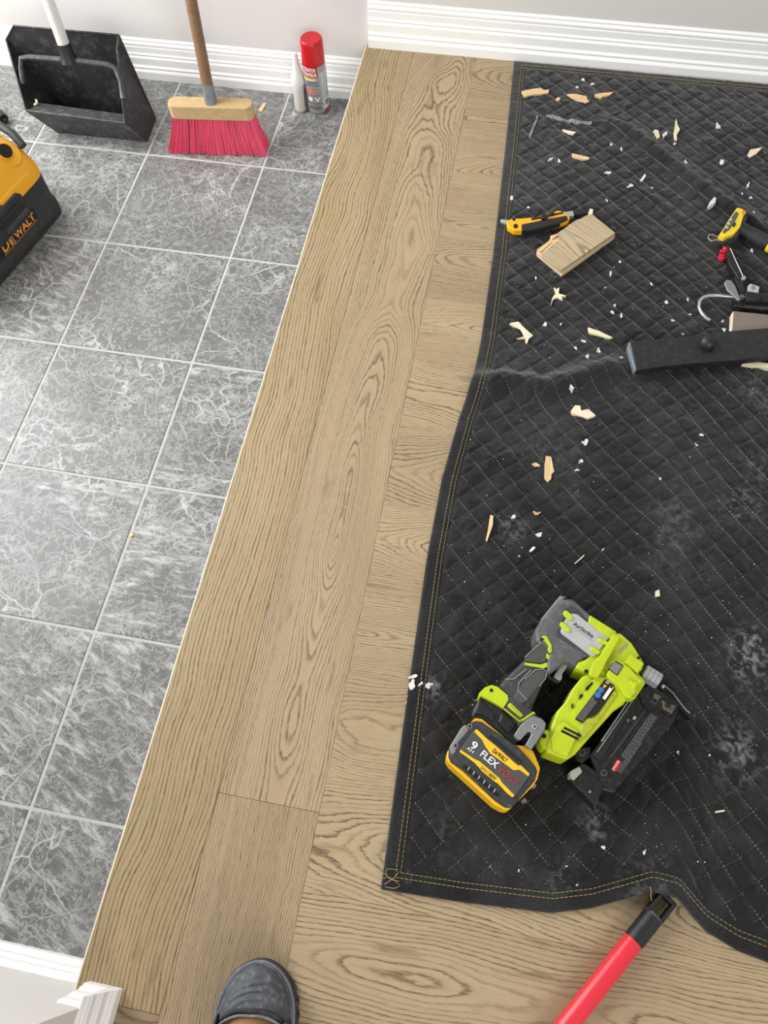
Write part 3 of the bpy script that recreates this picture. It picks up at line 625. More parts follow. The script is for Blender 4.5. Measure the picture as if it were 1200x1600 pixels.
bt('D', (525, 830), (548, 850), .0068, M_BLKP, .02); bt('E', (552, 850), (570, 866), .0045, M_BLKP, .02); bt('WALT', (572, 866), (664, 946), .0066, M_BLKP, .02)
bt('20V', (398, 1000), (462, 1056), .0046, M_BLAB, .0); bt('60V', (487, 1076), (556, 1130), .005, M_BLKP, .015); bt('/', (466, 1058), (480, 1070), .005, M_BLAB)
for t in range(13):
    q = np.array((505, 665))*(1-t/12)+np.array((820, 925))*(t/12); np_('molded_rib', [tuple(q+np.array(d_)) for d_ in ((-9, 20), (4, 30), (20, -8), (8, -16))], C, .0812, .079, M_BLK, 0, bat)
for t in range(7):
    q = np.array((235, 985))*(1-t/6.6)+np.array((590, 1290))*(t/6.6)
    np_('vent_opening', [tuple(q+np.array(d_)) for d_ in ((-22, 8), (12, -22), (46, 8), (24, 42))], C, .0812, .078, M_HOLE, 0, bat)
    if t < 6: np_('vent_fin', [tuple(q+np.array(d_)+np.array((48, 22))) for d_ in ((-14, 12), (2, -22), (12, -14), (-6, 20))], C, .0822, .078, M_SILV, 0, bat)
for q in ((295, 565), (145, 767)):
    extr('screw_well', PL(disc_poly(*q, 26), .0810, C), .079, .0810, M_GREYL, bat); extr('battery_screw', PL(disc_poly(*q, 15), .0814, C), .08, .0814, M_HOLE, bat)
np_('corner_guard', [(200, 585), (245, 540), (300, 600), (180, 740), (150, 850), (95, 880), (80, 780)], C, .0805, .07, M_GREYL, .003, bat)
for q in ((965, 1185), (865, 1340)): extr('battery_screw', PL(disc_poly(*q, 22), .05, C), .03, .05, M_HOOK, bat)

# ------------------------------------------------------------------ things on the blanket
K = crop(760, 300, 5.4545)
def onmat(px, py, dz=0.0): p = P(px, py, .012); return mz(p)+dz
M_RAW = paint('raw_wood', (222, 190, 142), .75, var=.2, scale=150, dust=.3, dustc=(190, 140, 85), bs=.4)
M_PALE = paint('pale_wood', (232, 218, 186), .75, var=.12, scale=150, bs=.4)
M_KYEL = paint('knife_yellow', (240, 176, 18), .4, var=.08)
M_SCRAPE = paint('plank_edge', (214, 190, 152), .65, var=.12, scale=80)
kn = tag(empty('utility_knife', tuple(P(*K(450, 250), .012))), 'yellow and black snap-off utility knife beside the broken oak offcut', 'knife')
zk = .013
extr('body', PL([(175, 250), (215, 222), (290, 222), (420, 210), (610, 155), (640, 158), (665, 185), (702, 195), (715, 215), (700, 245), (520, 290), (300, 326), (240, 325), (182, 290)], zk+.014, K), zk-.002, zk+.014, M_KYEL, kn, .003)
extr('grip', PL([(300, 272), (500, 232), (688, 195), (697, 235), (610, 262), (420, 312), (330, 326), (300, 318)], zk+.0165, K), zk, zk+.0165, M_BLK, kn, .0025)
extr('rail_slot', PL([(380, 222), (650, 170), (655, 182), (390, 240)], zk+.0148, K), zk+.01, zk+.0148, M_BLKM, kn)
extr('blade_channel', PL([(640, 172), (740, 158), (748, 200), (690, 205)], zk+.011, K), zk, zk+.011, M_ALU, kn, .0008)
extr('blade', PL([(740, 162), (845, 142), (843, 180), (748, 198)], zk+.008, K), zk+.006, zk+.008, M_BLKM, kn)
extr('tail_hook', PL([(120, 237), (130, 230), (190, 236), (200, 262), (172, 270), (130, 252)], zk+.010, K), zk+.004, zk+.010, M_ALU, kn, .001)
extr('tail_hole', PL(disc_poly(235, 232, 13), zk+.0146, K), zk+.01, zk+.0146, M_HOLE, kn); extr('tail_hole', PL(disc_poly(250, 290, 20), zk+.0146, K), zk+.01, zk+.0146, M_BLKM, kn)
extr('slider', PL([(462, 205), (480, 180), (515, 180), (528, 200), (510, 222), (475, 222)], zk+.021, K), zk+.012, zk+.021, M_BLKM, kn, .0015)
extr('slider_lever', PL([(528, 180), (550, 145), (560, 150), (585, 160), (545, 185)], zk+.022, K), zk+.012, zk+.022, M_DGREY, kn, .0012)
off = tag(empty('oak_offcut', tuple(P(*K(750, 420), .012))), 'short oak plank offcut with a splintered broken corner on the blanket', 'wood')
tp = [(640, 662), (1098, 348), (905, 190), (885, 186), (840, 205), (800, 228), (770, 235), (740, 258), (700, 280), (682, 300), (650, 322), (640, 340), (612, 352), (625, 372), (600, 392), (612, 420), (580, 440), (560, 470), (530, 480), (512, 508), (482, 515), (470, 535)]
tp2 = PL(tp, .031, K); o = extr('board', tp2, .021, .031, W_CUT, off, .0006)
for a, b in dict(seed=6.2, cx=.02, slope=.05, depth=.03, freq=150, amp=.1, tone=1.08).items(): o[a] = float(b)
ang = math.atan2(*(np.array(P(*K(1098, 348)).xy)-np.array(P(*K(905, 190)).xy))[::-1])-math.pi/2
o.data.transform(Matrix.Rotation(-ang, 4, 'Z')); o.rotation_euler[2] = ang
extr('core', PL([(648, 690), (1098, 368), (905, 200), (880, 192), (740, 255), (680, 300), (600, 355), (540, 400), (520, 440), (430, 495), (440, 520)], .022, K), .010, .022, M_SCRAPE, off, .0006)
for q in ([(430, 492), (545, 405), (560, 425), (470, 505)], [(480, 505), (600, 395), (615, 412), (500, 515)], [(545, 372), (600, 355), (640, 352), (560, 395)]): extr('splinter', PL(q, .026, K), .02, .026, M_RAW, off, .0008)
tagz = extr('splinter', PL([(868, 185), (882, 138), (912, 146), (905, 190), (885, 196)], .03, K), .014, .03, M_PALE, off, .001)
# chips and flakes
H2 = crop(780, 80, 2.857); H3 = crop(720, 420, 4.2857); H4 = crop(700, 680, 4); H6 = crop(960, 300, 5)
def chip(name, pts, f, mat, th=.003, lift=.0):
    w = [f(*p) for p in pts]; c = np.mean(w, 0); z = onmat(*c)
    poly = PL(w, z+th); zs = matz(np.array([p[0] for p in poly]), np.array([p[1] for p in poly]))
    zb = min(float(zs.min()), z)+.0004; v, fc = extr_g(poly, zb, z+th+lift)
    v = [(x, y, zz_+(random.uniform(-.0008, .0012) if k >= len(poly) else 0)) for k, (x, y, zz_) in enumerate(v)]
    return ob(name, v, fc, mat)
CH = [('wood_chip', [(100, 178), (130, 172), (155, 168), (185, 162), (200, 172), (222, 172), (220, 185), (190, 190), (160, 192), (112, 202), (108, 190)], H2, M_RAW, 'long torn wood chip nearest the top left corner of the blanket'),
      ('wood_chip', [(303, 190), (340, 190), (390, 200), (392, 212), (403, 220), (385, 230), (350, 215), (330, 205)], H2, M_RAW, 'tapered wood chip in the middle of the three by the baseboard'),
      ('wood_chip', [(425, 192), (460, 185), (510, 182), (490, 198), (462, 200), (455, 208), (428, 205)], H2, M_RAW, 'spiky wood chip, rightmost of the three by the baseboard'),
      ('wood_chip', [(252, 214), (262, 205), (274, 208), (268, 220), (256, 221)], H2, M_RAW, 'tiny tan wood crumb below the three chips by the baseboard'),
      ('wood_splinter', [(283, 347), (300, 354), (342, 362), (330, 371), (310, 366)], H2, M_PALE, 'slim pale splinter just under the long grey paint smear'),
      ('wood_chip', [(325, 455), (350, 461), (402, 474), (400, 484), (372, 482), (350, 478), (328, 470)], H2, M_RAW, 'orange-tan wood chip lying above the utility knife'),
      ('wood_chip', [(688, 355), (708, 346), (718, 380), (705, 392)], H2, M_PALE, 'short squarish pale wood chip beside the upright splinter'),
      ('wood_splinter', [(790, 302), (798, 330), (806, 350), (792, 372), (794, 395), (784, 395), (780, 365), (785, 335)], H2, M_PALE, 'upright jagged pale splinter in the upper middle of the blanket'),
      ('wood_chip', [(1110, 460), (1120, 440), (1175, 428), (1150, 455), (1120, 472)], H2, M_PALE, 'whitish torn chip near the upper right edge of the blanket'),
      ('wood_splinter', [(625, 125), (640, 135), (660, 125), (655, 165), (705, 180), (672, 185), (682, 210), (650, 190), (620, 200), (602, 245), (612, 195), (635, 165)], H3, M_PALE, 'star shaped tangle of pale splinters below the oak offcut'),
      ('wood_splinter', [(328, 364), (385, 355), (430, 400), (484, 445), (455, 468), (445, 495), (435, 495), (432, 462), (375, 465), (430, 455), (400, 405)], H3, M_PALE, 'broad pale splinter with a split tail near the left blanket edge'),
      ('wood_splinter', [(852, 392), (930, 418), (1018, 460), (990, 467), (860, 428)], H3, M_PALE, 'smooth pale splinter to the left of the black steel bar'),
      ('wood_chip', [(740, 945), (765, 912), (800, 915), (805, 950), (855, 938), (902, 982), (850, 1000), (800, 985), (745, 968)], H3, M_PALE, 'curled cream wood chip below the blanket fold'),
      ('wood_chip', [(612, 130), (645, 135), (652, 180), (665, 225), (648, 240), (645, 270), (625, 290), (603, 270), (605, 190)], H4, M_RAW, 'thick tan wood chip standing alone in the middle of the blanket'),
      ('wood_splinter', [(265, 497), (283, 505), (280, 560), (245, 660), (236, 655), (250, 590)], H4, M_RAW, 'straight round-ended wood sliver above the brad nailer on the left'),
      ('wood_splinter', [(886, 714), (840, 765), (795, 804), (792, 799), (838, 758)], H4, M_PALE, 'needle thin pale splinter above the nailer'),
      ('wood_chip', [(525, 178), (550, 170), (577, 190), (545, 193)], H4, M_RAW, 'small pinkish chip just left of the thick tan chip'),
      ('wood_splinter', [(533, 473), (556, 485), (583, 476), (562, 495), (545, 495)], H4, M_RAW, 'tiny curved crescent splinter in the middle of the blanket'),
      ('wood_chip', [(983, 68), (1000, 60), (1004, 88), (984, 92)], D, M_PALE, 'single small pinkish crumb right of the nailer'),
      ('wood_splinter', [(112, 2), (114, 6), (80, 30), (60, 52), (70, 25)], crop(690, 1180, 3), M_PALE, 'thin straw splinter leaning by the battery corner'),
      ('wood_splinter', [(255, 1528), (286, 1523), (286, 1529), (256, 1534)], crop(1000, 560, 2.16), M_PALE, 'small white sliver near the lower right of the blanket')]
for n_, p_, f_, m_, l_ in CH: tag(chip(n_, p_, f_, m_), l_, 'wood chip', 'wood chips and splinters on the blanket')
M_FLAKE = paint('dried_paint', (216, 217, 214), .7, var=.12, scale=200, dust=.4, dustc=(160, 160, 160), bs=.5)
FL = [(H2, [(517, 313, 14), (228, 482, 18), (267, 490, 12), (485, 542, 18), (640, 567, 22), (585, 600, 18), (955, 670, 28), (950, 622, 14), (975, 340, 26), (740, 370, 16), (785, 412, 9), (830, 497, 14), (995, 495, 20), (1112, 597, 16),
             (1130, 725, 18), (1160, 765, 14), (55, 655, 13), (130, 697, 9), (480, 665, 10), (350, 160, 10), (375, 126, 10), (420, 145, 12), (545, 437, 9), (1120, 652, 12), (683, 607, 8), (500, 415, 9)]),
      (H3, [(1005, 27, 24), (502, 58, 13), (965, 125, 10), (1015, 290, 17), (1075, 310, 15), (562, 372, 18), (820, 485, 24), (770, 530, 18), (850, 583, 20), (922, 548, 20), (745, 790, 20), (830, 1165, 22), (1030, 245, 14), (670, 370, 10), (1075, 600, 20)]),
      (H4, [(860, 45, 20), (830, 165, 20), (808, 218, 17), (410, 510, 22), (570, 622, 24), (525, 715, 26), (445, 755, 8), (970, 712, 12)]),
      (H6, [(45, 545, 14), (290, 720, 18), (405, 860, 20), (455, 1003, 16), (592, 955, 14), (860, 1075, 32), (55, 965, 18), (575, 840, 16), (1072, 452, 22), (1000, 12, 12), (535, 1108, 14), (845, 1010, 14), (50, 1300, 22), (1085, 175, 26)]),
      (crop(560, 1240, 1.875), [(718, 160, 9), (838, 172, 9), (610, 213, 5), (470, 225, 6), (640, 268, 5)]),
      (crop(1000, 560, 2.16), [(208, 258, 10), (190, 290, 7), (68, 405, 6), (130, 1330, 8), (235, 1340, 7)]),
      (crop(480, 880, 5), [(822, 888, 46), (815, 945, 42), (885, 942, 32), (950, 955, 46), (780, 1040, 9), (772, 1088, 11)])]
first = True
FLAB = ['small white paint flake in the upper part of the blanket among the wood chips', 'small white paint flake between the oak offcut and the blanket fold', 'small white paint flake in the middle of the blanket above the nailer',
        'small white paint flake around the caulking gun and the black bar', 'small white paint flake near the bottom edge of the blanket by the red pole', 'small white paint flake on the plain right part of the blanket', 'white paint blob dried on the left stitched border of the blanket']
for (f_, L_), lab_ in zip(FL, FLAB):
    for x_, y_, r_ in L_:
        n = random.randint(9, 13); el = random.uniform(.35, .8); th0 = random.uniform(0, 3)
        pts = []
        for q in range(n):
            w_ = 2*math.pi*q/n; rr = r_*random.uniform(.45, 1.15); a_, b_ = rr*math.cos(w_), rr*math.sin(w_)*el
            pts.append((x_+a_*math.cos(th0)-b_*math.sin(th0), y_+a_*math.sin(th0)+b_*math.cos(th0)))
        tag(chip('paint_flake', pts, f_, M_FLAKE, .0012), lab_, 'paint flake', 'white paint flakes on the blanket')
M_SMEAR = paint('paint_smear', (126, 130, 134), .8, var=.15, scale=150, dust=.4, dustc=(190, 190, 190), bs=.6)
sm = [(212, 280), (235, 276), (262, 286), (300, 297), (340, 303), (375, 306), (412, 312), (412, 335), (380, 322), (340, 318), (300, 308), (260, 303), (225, 294)]
def smear(top, bot):
    a_ = [P(*H2(*q), .012) for q in top]; b_ = [P(*H2(*q), .012) for q in bot]; V = []; n = len(a_)
    for p, q in zip(a_, b_): V += [(p.x, p.y, mz(p)+.0002), (p.x, p.y, mz(p)+.0022), (q.x, q.y, mz(q)+.0022), (q.x, q.y, mz(q)+.0002)]
    F = [[0, 1, 2, 3], [4*n-1, 4*n-2, 4*n-3, 4*n-4]]
    for i in range(n-1):
        for k in range(4): F.append([4*i+k, 4*i+(k+1) % 4, 4*i+4+(k+1) % 4, 4*i+4+k][::-1])
    return ob('paint_smear', V, F, M_SMEAR)
tp_ = [(212+200*t/20+random.uniform(-1, 1), 277+(t/20)*36-10*math.sin(t/20*3.14)*(-.6)+random.uniform(-2, 2)) for t in range(21)]
o = smear(tp_, [(x_+1, y_+random.uniform(11, 17)) for x_, y_ in tp_]); tag(o, 'long curved grey paint smear near the top of the blanket', 'paint smear')
o = smear([(168-36*t/8, 288+88*t/8+random.uniform(-2, 2)) for t in range(9)], [(176-36*t/8, 291+90*t/8) for t in range(9)]); tag(o, 'short diagonal grey paint streak left of the long smear', 'paint smear')
# specks too small to count
V, F = [], []
cand = rng.random((1500, 2)); dens = rng.random(1500)
for (a_, b_), e_ in zip(cand, dens):
    px, py = 700+a_*520, 110+b_*1250
    if py > 620 and e_ > .45: continue
    p = P(px, py, .012)
    if p.x < xl(p.y)+.01 or p.x > MR-.03: continue
    z = mz(p)+.0004; r_ = .0004+.0011*random.random()**3; w0 = random.uniform(0, 6); k = len(V); s2 = random.uniform(.4, 1)
    for q in range(4): V.append((p.x+r_*math.cos(w0+q*1.57), p.y+r_*s2*math.sin(w0+q*1.57), z+.0004))
    V.append((p.x, p.y, z+.0009)); F += [[k+q, k+(q+1) % 4, k+4] for q in range(4)]
tag(ob('paint_specks', V, F, M_FLAKE), 'fine white paint dust specks over the upper blanket', 'paint dust', kind='stuff')

# black steel bar with round knob
M_BAR = paint('black_bar', (38, 38, 40), .45, .2, var=.2, scale=60, dust=.18, dustc=(120, 120, 122))
M_BAREND = paint('scuffed_bar_end', (118, 126, 136), .55, .3, var=.3, scale=150, dust=.5, dustc=(180, 185, 190))
bar = tag(empty('pull_bar', tuple(P(*H6(640, 1240), .02))), 'heavy black flat steel bar with a round knob on the blanket', 'steel bar')
bz = .036
bb = extr('bar', PL([(122, 1168), (400, 1142), (620, 1120), (860, 1088), (1300, 1050), (1300, 1275), (1000, 1308), (680, 1330), (400, 1356), (172, 1390)], bz, H6), bz-.017, bz, M_BAR, bar, .002)
extr('scuffed_end', PL([(112, 1172), (126, 1168), (176, 1388), (160, 1400), (104, 1215)], bz-.001, H6), bz-.016, bz-.001, M_BAREND, bar, .002)
kc = P(*H6(722, 1195), bz)
lathe('knob', [(.0155, -.002), (.0165, .005), (.016, .011), (.013, .0165), (.0075, .0205), (.001, .022)], (kc.x, kc.y, bz), M_BAR, bar, 24)
M_GPL = paint('grey_plank_top', (128, 116, 106), .6, var=.15, scale=80, dust=.2)
sc = tag(empty('plank_scrap', tuple(P(*H6(1100, 1000), .012))), 'grey-brown plank scrap with pale edge behind the black bar', 'wood')
extr('board', PL([(932, 930), (1300, 968), (1300, 1090), (918, 1090)], .027, H6), .012, .027, M_GPL, sc, .0006)
extr('pale_edge', PL([(922, 938), (934, 930), (932, 1088), (915, 1090)], .0265, H6), .011, .0265, M_PALE, sc, .0006)
tag(extr('wood_strip', PL([(1000, 1338), (1080, 1322), (1300, 1345), (1300, 1392), (1150, 1362)], .02, H6), .009, .02, M_PALE, None, .001), 'narrow pale wood strip sticking out under the black bar', 'wood')
# caulking gun
cg = tag(empty('caulking_gun', tuple(P(*H6(1080, 820), .012))), 'black caulking gun with a silver hooked rod above the black bar', 'caulking gun')
def h6(x, y, z): p = P(*H6(x, y), z); return (p.x, p.y, z)
tube('rod_hook', [h6(748, 1002, .024), h6(715, 985, .024), h6(680, 945, .024), h6(660, 900, .024), h6(665, 855, .025), h6(690, 827, .026), (h6(730, 812, .027)), h6(800, 808, .028), h6(980, 822, .03), h6(1040, 828, .03)], .0034, M_ALU, cg, 10)
extr('release_lever', PL([(858, 705), (880, 682), (915, 690), (945, 730), (988, 842), (965, 845), (930, 805), (882, 765)], .045, H6), .041, .045, M_HOOK, cg, .0015)
for q in range(4): tube('spring_coil', [h6(985+q*9, 800, .03), h6(990+q*9, 822, .043), h6(988+q*9, 845, .03)], .0014, M_ALU, cg, 6)
extr('frame', PL([(1020, 775), (1300, 800), (1300, 850), (1030, 850)], .045, H6), .02, .045, M_BLKM, cg, .002)
tube('barrel', [h6(925, 880, .024), h6(1320, 915, .024)], .0095, M_BLKM, cg, 16)
extr('bracket', PL([(935, 650), (1000, 690), (1030, 780), (1020, 900), (960, 890), (990, 800), (960, 720)], .034, H6), .014, .034, M_BLKM, cg, .002)
extr('trigger', PL([(870, 395), (910, 415), (1005, 650), (1020, 720), (975, 700), (950, 640), (895, 560), (880, 450)], .03, H6), .014, .03, M_BLKM, cg, .003)
tube('trigger_rod', [h6(905, 440, .033), h6(950, 540, .034), h6(1003, 655, .034)], .0011, M_ALU, cg, 6)
extr('rivet', PL(disc_poly(1012, 668, 17), .036, H6), .03, .036, M_ALU, cg, .0006)
extr('tag_plate', PL([(1045, 730), (1062, 714), (1135, 738), (1126, 782), (1042, 768)], .048, H6), .043, .048, M_SILV, cg, .001)
for q in ((1085, 745), (1145, 828)): extr('bolt', PL(disc_poly(*q, 14), .0495, H6), .045, .0495, M_HOOK if q[0] < 1100 else M_HOLE, cg)
# work light
M_LENS = paint('smoked_lens', (84, 84, 86), .15, var=.5, scale=300)
M_LYEL = paint('light_yellow', (240, 206, 40), .45, var=.08, dust=.15)
wl_ = tag(empty('work_light', tuple(P(*H6(1050, 320), .012))), 'black ribbed handle tool with a yellow rimmed oval head at the right edge', 'work light')
extr('head', PL([(975, 130), (1030, 150), (1042, 195), (1010, 290), (950, 352), (885, 378), (830, 345), (880, 280), (960, 150)], .034, H6), .012, .034, M_DGREY, wl_, .004)
extr('rim', PL([(960, 118), (1000, 128), (1022, 150), (985, 270), (930, 330), (860, 352), (820, 330), (850, 288), (900, 205)], .042, H6), .028, .042, M_LYEL, wl_, .002)
extr('lens', PL([(950, 150), (972, 165), (940, 235), (900, 290), (858, 322), (845, 310), (880, 250), (915, 195)], .0432, H6), .04, .0432, M_LENS, wl_, .0005)
for q in ((910, 215), (895, 245), (880, 275)): extr('reflector', PL(disc_poly(*q, 12, 7), .0437, H6), .043, .0437, M_SILV, wl_)
extr('switch', PL([(925, 255), (945, 235), (950, 250), (932, 275)], .0437, H6), .042, .0437, M_BLKP, wl_)
extr('amber_dot', PL(disc_poly(1012, 158, 17, 10), .0427, H6), .04, .0427, paint('amber', (222, 138, 60), .4), wl_)
hp = [h6(985, 290, .027), h6(1040, 320, .027), h6(1100, 352, .027), h6(1330, 470, .027)]
tube('handle', hp, .0155, M_BLK, wl_, 20)
for q in range(14):
    a_ = Vector(hp[1]).lerp(Vector(hp[3]), .05+q*.035); b_ = Vector(hp[1]).lerp(Vector(hp[3]), .064+q*.035); tube('grip_ring', [tuple(a_), tuple(b_)], .0163, M_DGREY, wl_, 20)
a_ = Vector(hp[1]).lerp(Vector(hp[3]), .58); b_ = Vector(hp[1]).lerp(Vector(hp[3]), .7); tube('yellow_band', [tuple(a_), tuple(b_)], .0166, M_LYEL, wl_, 20)
tube('wire_clip', [h6(885, 398, .022), h6(840, 385, .022), h6(795, 372, .022), h6(760, 385, .022), h6(730, 360, .022), h6(738, 336, .022), h6(765, 332, .022), h6(795, 348, .022), h6(850, 352, .022)], .0013, M_ALU, wl_, 6)
M_REDP = paint('red_plastic', (206, 30, 54), .35, var=.1)
rc = tag(empty('red_nozzle_cap', h6(838, 500, .012)), 'small red plastic spiral cap beside the caulking gun', 'cap')
zc = .014; pc = h6(838, 500, .014)
ob('cap_coil', *tube_g([(pc[0]+.0062*math.cos(t*.5), pc[1]+.0045*math.sin(t*.5)+.0004*t-.004, zc+.001*t*.4+.003) for t in range(0, 30)], .0019, 8), M_REDP, rc, smooth=True)
lathe('cap_base', [(.0078, -.006), (.0082, -.002), (.0068, .001), (.003, .0015)], (pc[0], pc[1]-.006, zc+.004), M_REDP, rc, 16)
lathe('cap_tip', [(.005, 0), (.0046, .008), (.003, .010)], (pc[0]+.002, pc[1]+.008, zc+.006), M_REDP, rc, 16)

# ------------------------------------------------------------------ red pole
pole = tag(empty('red_pole', (.74, -2.0, 0)), 'red tubular pole with a black plastic end under the blanket edge', 'pole')
M_POLE = paint('red_enamel', (222, 48, 62), .28, var=.04, scale=20)
pr = .0142
c0 = (P(862, 1600, pr)+P(912, 1600, pr))/2; c1 = (P(979, 1459, pr)+P(1001, 1481, pr))/2; c1.z = pr; c0.z = pr
dv = (c1-c0).normalized(); base = c1-dv*.9
tube('shaft', [tuple(base), tuple(c1)], pr, M_POLE, pole, 28)
e1 = c1+dv*.045
tube('end_sleeve', [tuple(c1-dv*.0005), tuple(c1+dv*.044)], pr*1.04, M_BLK, pole, 28)
tube('sleeve_lip', [tuple(e1-dv*.002), tuple(e1+dv*.003)], pr*1.01, M_DGREY, pole, 28)
sd = dv.cross(Vector((0, 0, 1))).normalized()
for s_ in (-1, 1):
    q0 = e1+sd*(s_*.0108); q1 = q0+dv*.035
    poly = [tuple((q0+sd*.0026).xy), tuple((q1+sd*.0022).xy), tuple((q1-sd*.0022).xy), tuple((q0-sd*.0026).xy)]; extr('fork_prong', poly, .003, .0255, M_BLK, pole, .001)
q0 = e1+dv*.03; extr('fork_bridge', [tuple((q0+sd*.012).xy), tuple((q0+dv*.006+sd*.012).xy), tuple((q0+dv*.006-sd*.012).xy), tuple((q0-sd*.012).xy)], .004, .024, M_BLK, pole, .001)

# ------------------------------------------------------------------ person: the toe of a dusty clog at the bottom edge
per = tag(empty('person', (.283, -2.23, 0)), 'person standing at the bottom edge, dusty black rubber clog in view', 'person')
M_CLOG = paint('dusty_clog', (74, 77, 84), .6, var=.25, scale=60, dust=.55, dustc=(158, 160, 164), bs=.15, bscale=300)
M_SOLE = paint('clog_sole', (40, 42, 46), .7, var=.2, scale=80, dust=.4, dustc=(110, 112, 116))
M_BAND = paint('clog_band', (108, 112, 120), .6, var=.2, scale=60, dust=.5, dustc=(180, 182, 186))
M_SOCK = paint('tan_sock', (158, 120, 80), .9, var=.15, scale=90, bs=.5, bscale=500)
TOE = Vector((.262, -2.0885, 0)); AX = Vector((.075, -1, 0)).normalized(); SD = Vector((-AX.y, AX.x, 0))   # SD points to +x
def hw(s):   # half widths left/right of the axis at distance s from the toe
    t = np.clip(s/.075, 0, 1); b = math.sqrt(max(0, 1-(1-t)**2.15))
    return .0525*b*(1-.1*np.clip((s-.13)/.16, 0, 1)), .0555*b*(1-.1*np.clip((s-.13)/.16, 0, 1))
def bow(s, k, grow=0.0, end=.29):
    l, r = hw(s+grow); e = 1.0
    if s > end-.05: e = math.sqrt(max(.02, 1-((s-end+.05)/.05)**2))
    return l*e, r*e
def foot_loft(name, z0, z1, grow, mat, parent):
    S_ = [-grow+.0001]+[-grow+(.29+2*grow)*(q/40)**1.6 for q in range(1, 41)]; L_, R_ = [], []
    for s in S_:
        ss = max(s+grow, 0)*(.29/(.29+2*grow)); l, r = bow(ss, 0); c = TOE+AX*s
        L_.append(tuple((c-SD*(l+grow*min(1, ss/.02))).xy)); R_.append(tuple((c+SD*(r+grow*min(1, ss/.02))).xy))
    return extr(name, L_[::-1]+R_, z0, z1, mat, parent, .002)
shoe = foot_loft('shoe_sole', .0, .022, .0035, M_SOLE, per)
foot_loft('shoe_band', .020, .030, .0022, M_BAND, per)
foot_loft('shoe_foxing', .029, .036, -.0005, M_CLOG, per)
for q in range(9):
    s = .03+q*.016; l, r = bow(s, 0); c = TOE+AX*s+SD*(r+.0015); dq_ = AX
    extr('tread_lug', [tuple((c-dq_*.005).xy), tuple((c-dq_*.0045+SD*.0045).xy), tuple((c+dq_*.0045+SD*.0045).xy), tuple((c+dq_*.005).xy)], .001, .018, M_SOLE, per, .001)
V, F = [], []; NS, NA = 60, 40; SMAX = .0495
for i in range(NS+1):
    s = .002+SMAX*(i/NS)
    for j in range(NA+1):
        w_ = math.pi*j/NA; ca, sa = math.cos(w_), math.sin(w_)
        se = s+(.012*(abs(ca)**2))*(i/NS)**3*2.2-.012*(ca > 0)*ca*(i/NS)**3
        l, r = bow(max(se, .0015), 0); rr = (r if ca > 0 else l)-.0035
        hgt = .036+(.040*min(1, (s/.048))**.6)
        c = TOE+AX*(se+.001); e_ = abs(ca)**.85*(1 if ca > 0 else -1)
        z = .030+(hgt-.030)*sa**.75
        for cs, hh, ww in ((.013, .0030, .0030), (.021, .0040, .0027), (.029, .0042, .0027), (.038, .0034, .0030)):
            bend = s+.010*ca*1.1-.012*ca*ca
            z += hh*math.exp(-((bend-cs)/ww)**2)*max(0, sa-.35)*1.3
        V.append((*(c+SD*(rr*e_)).xy, z))
for i in range(NS):
    for j in range(NA): F.append([i*(NA+1)+j, i*(NA+1)+j+1, (i+1)*(NA+1)+j+1, (i+1)*(NA+1)+j])
up = ob('shoe_upper', V, F, M_CLOG, per, smooth=True, solid=.003)
rimp = [V[NS*(NA+1)+j] for j in range(NA+1)]
ob('collar_roll', *tube_g([(x, y, z+.0005) for x, y, z in rimp], .0026, 8), M_SOLE, per, smooth=True)
ob('collar_roll', *tube_g([(x+AX.x*.006, y+AX.y*.006, z+.0008) for x, y, z in rimp[4:-4]], .0018, 8), M_BAND, per, smooth=True)
# rest of the clog and the sock / lower leg, out of frame
V, F = [], []; SEC = [(.085, .046, .058, .0), (.11, .046, .064, .0), (.14, .045, .08, .0), (.17, .044, .10, .0)]
leg = [TOE+AX*s+Vector((0, 0, z)) for s, z in ((.046, .034), (.060, .036), (.10, .044), (.15, .066), (.195, .105), (.21, .16), (.212, .26), (.205, .42))]
ob('lower_leg', *tube_g([tuple(p) for p in leg], [.028, .0375, .041, .044, .045, .044, .05, .056], 24), M_SOCK, per, smooth=True)
V, F = [], []
for i in range(25):
    s = .09+.195*i/24
    for sg in (-1, 1):
        pass
l_pts = []
for i in range(26):
    s = .06+.224*i/25; l, r = bow(s, 0); l_pts.append((tuple((TOE+AX*s-SD*(l-.004)).xy), tuple((TOE+AX*s+SD*(r-.004)).xy)))
ring = [a for a, b in l_pts]+[b for a, b in l_pts[::-1]]
V = [(x, y, .03) for x, y in ring]+[(x*.97+.283*.03, y*.97-2.28*.03, .07) for x, y in ring]; n = len(ring)
F = [[i, i+1, n+i+1, n+i] for i in range(n-1)]
ob('shoe_quarter', V, F, M_CLOG, per, smooth=True, solid=.003)

# ------------------------------------------------------------------ broom
M_BHEAD = paint('broom_block', (188, 160, 114), .7, var=.15, scale=60, dust=.3, dustc=(120, 98, 66), bs=.3)
M_BHAND = paint('broom_handle', (122, 92, 64), .6, var=.3, scale=50, dust=.35, dustc=(172, 140, 108), bs=.3)
M_FERR = paint('zinc_ferrule', (132, 136, 142), .45, .5, var=.15, scale=90)
M_BRIS = paint('red_bristle', (226, 78, 112), .5, var=.2, scale=120)
bro = tag(empty('push_broom', (-.366, -.25, ZT)), 'push broom with red bristles, wooden block and brown wooden handle', 'broom')
hl, hr = Vector((-.478, -.262, 0)), Vector((-.255, -.238, 0)); hd = (hr-hl).normalized(); hn = Vector((hd.y, -hd.x, 0))   # hn to camera
HB, HT = -.0635, -.024
poly = [hl-hn*.030+hd*.012, hr-hn*.030-hd*.012, hr-hn*.018, hr+hn*.002, hr+hn*.012-hd*.012, hl+hn*.012+hd*.012, hl+hn*.002, hl-hn*.018]
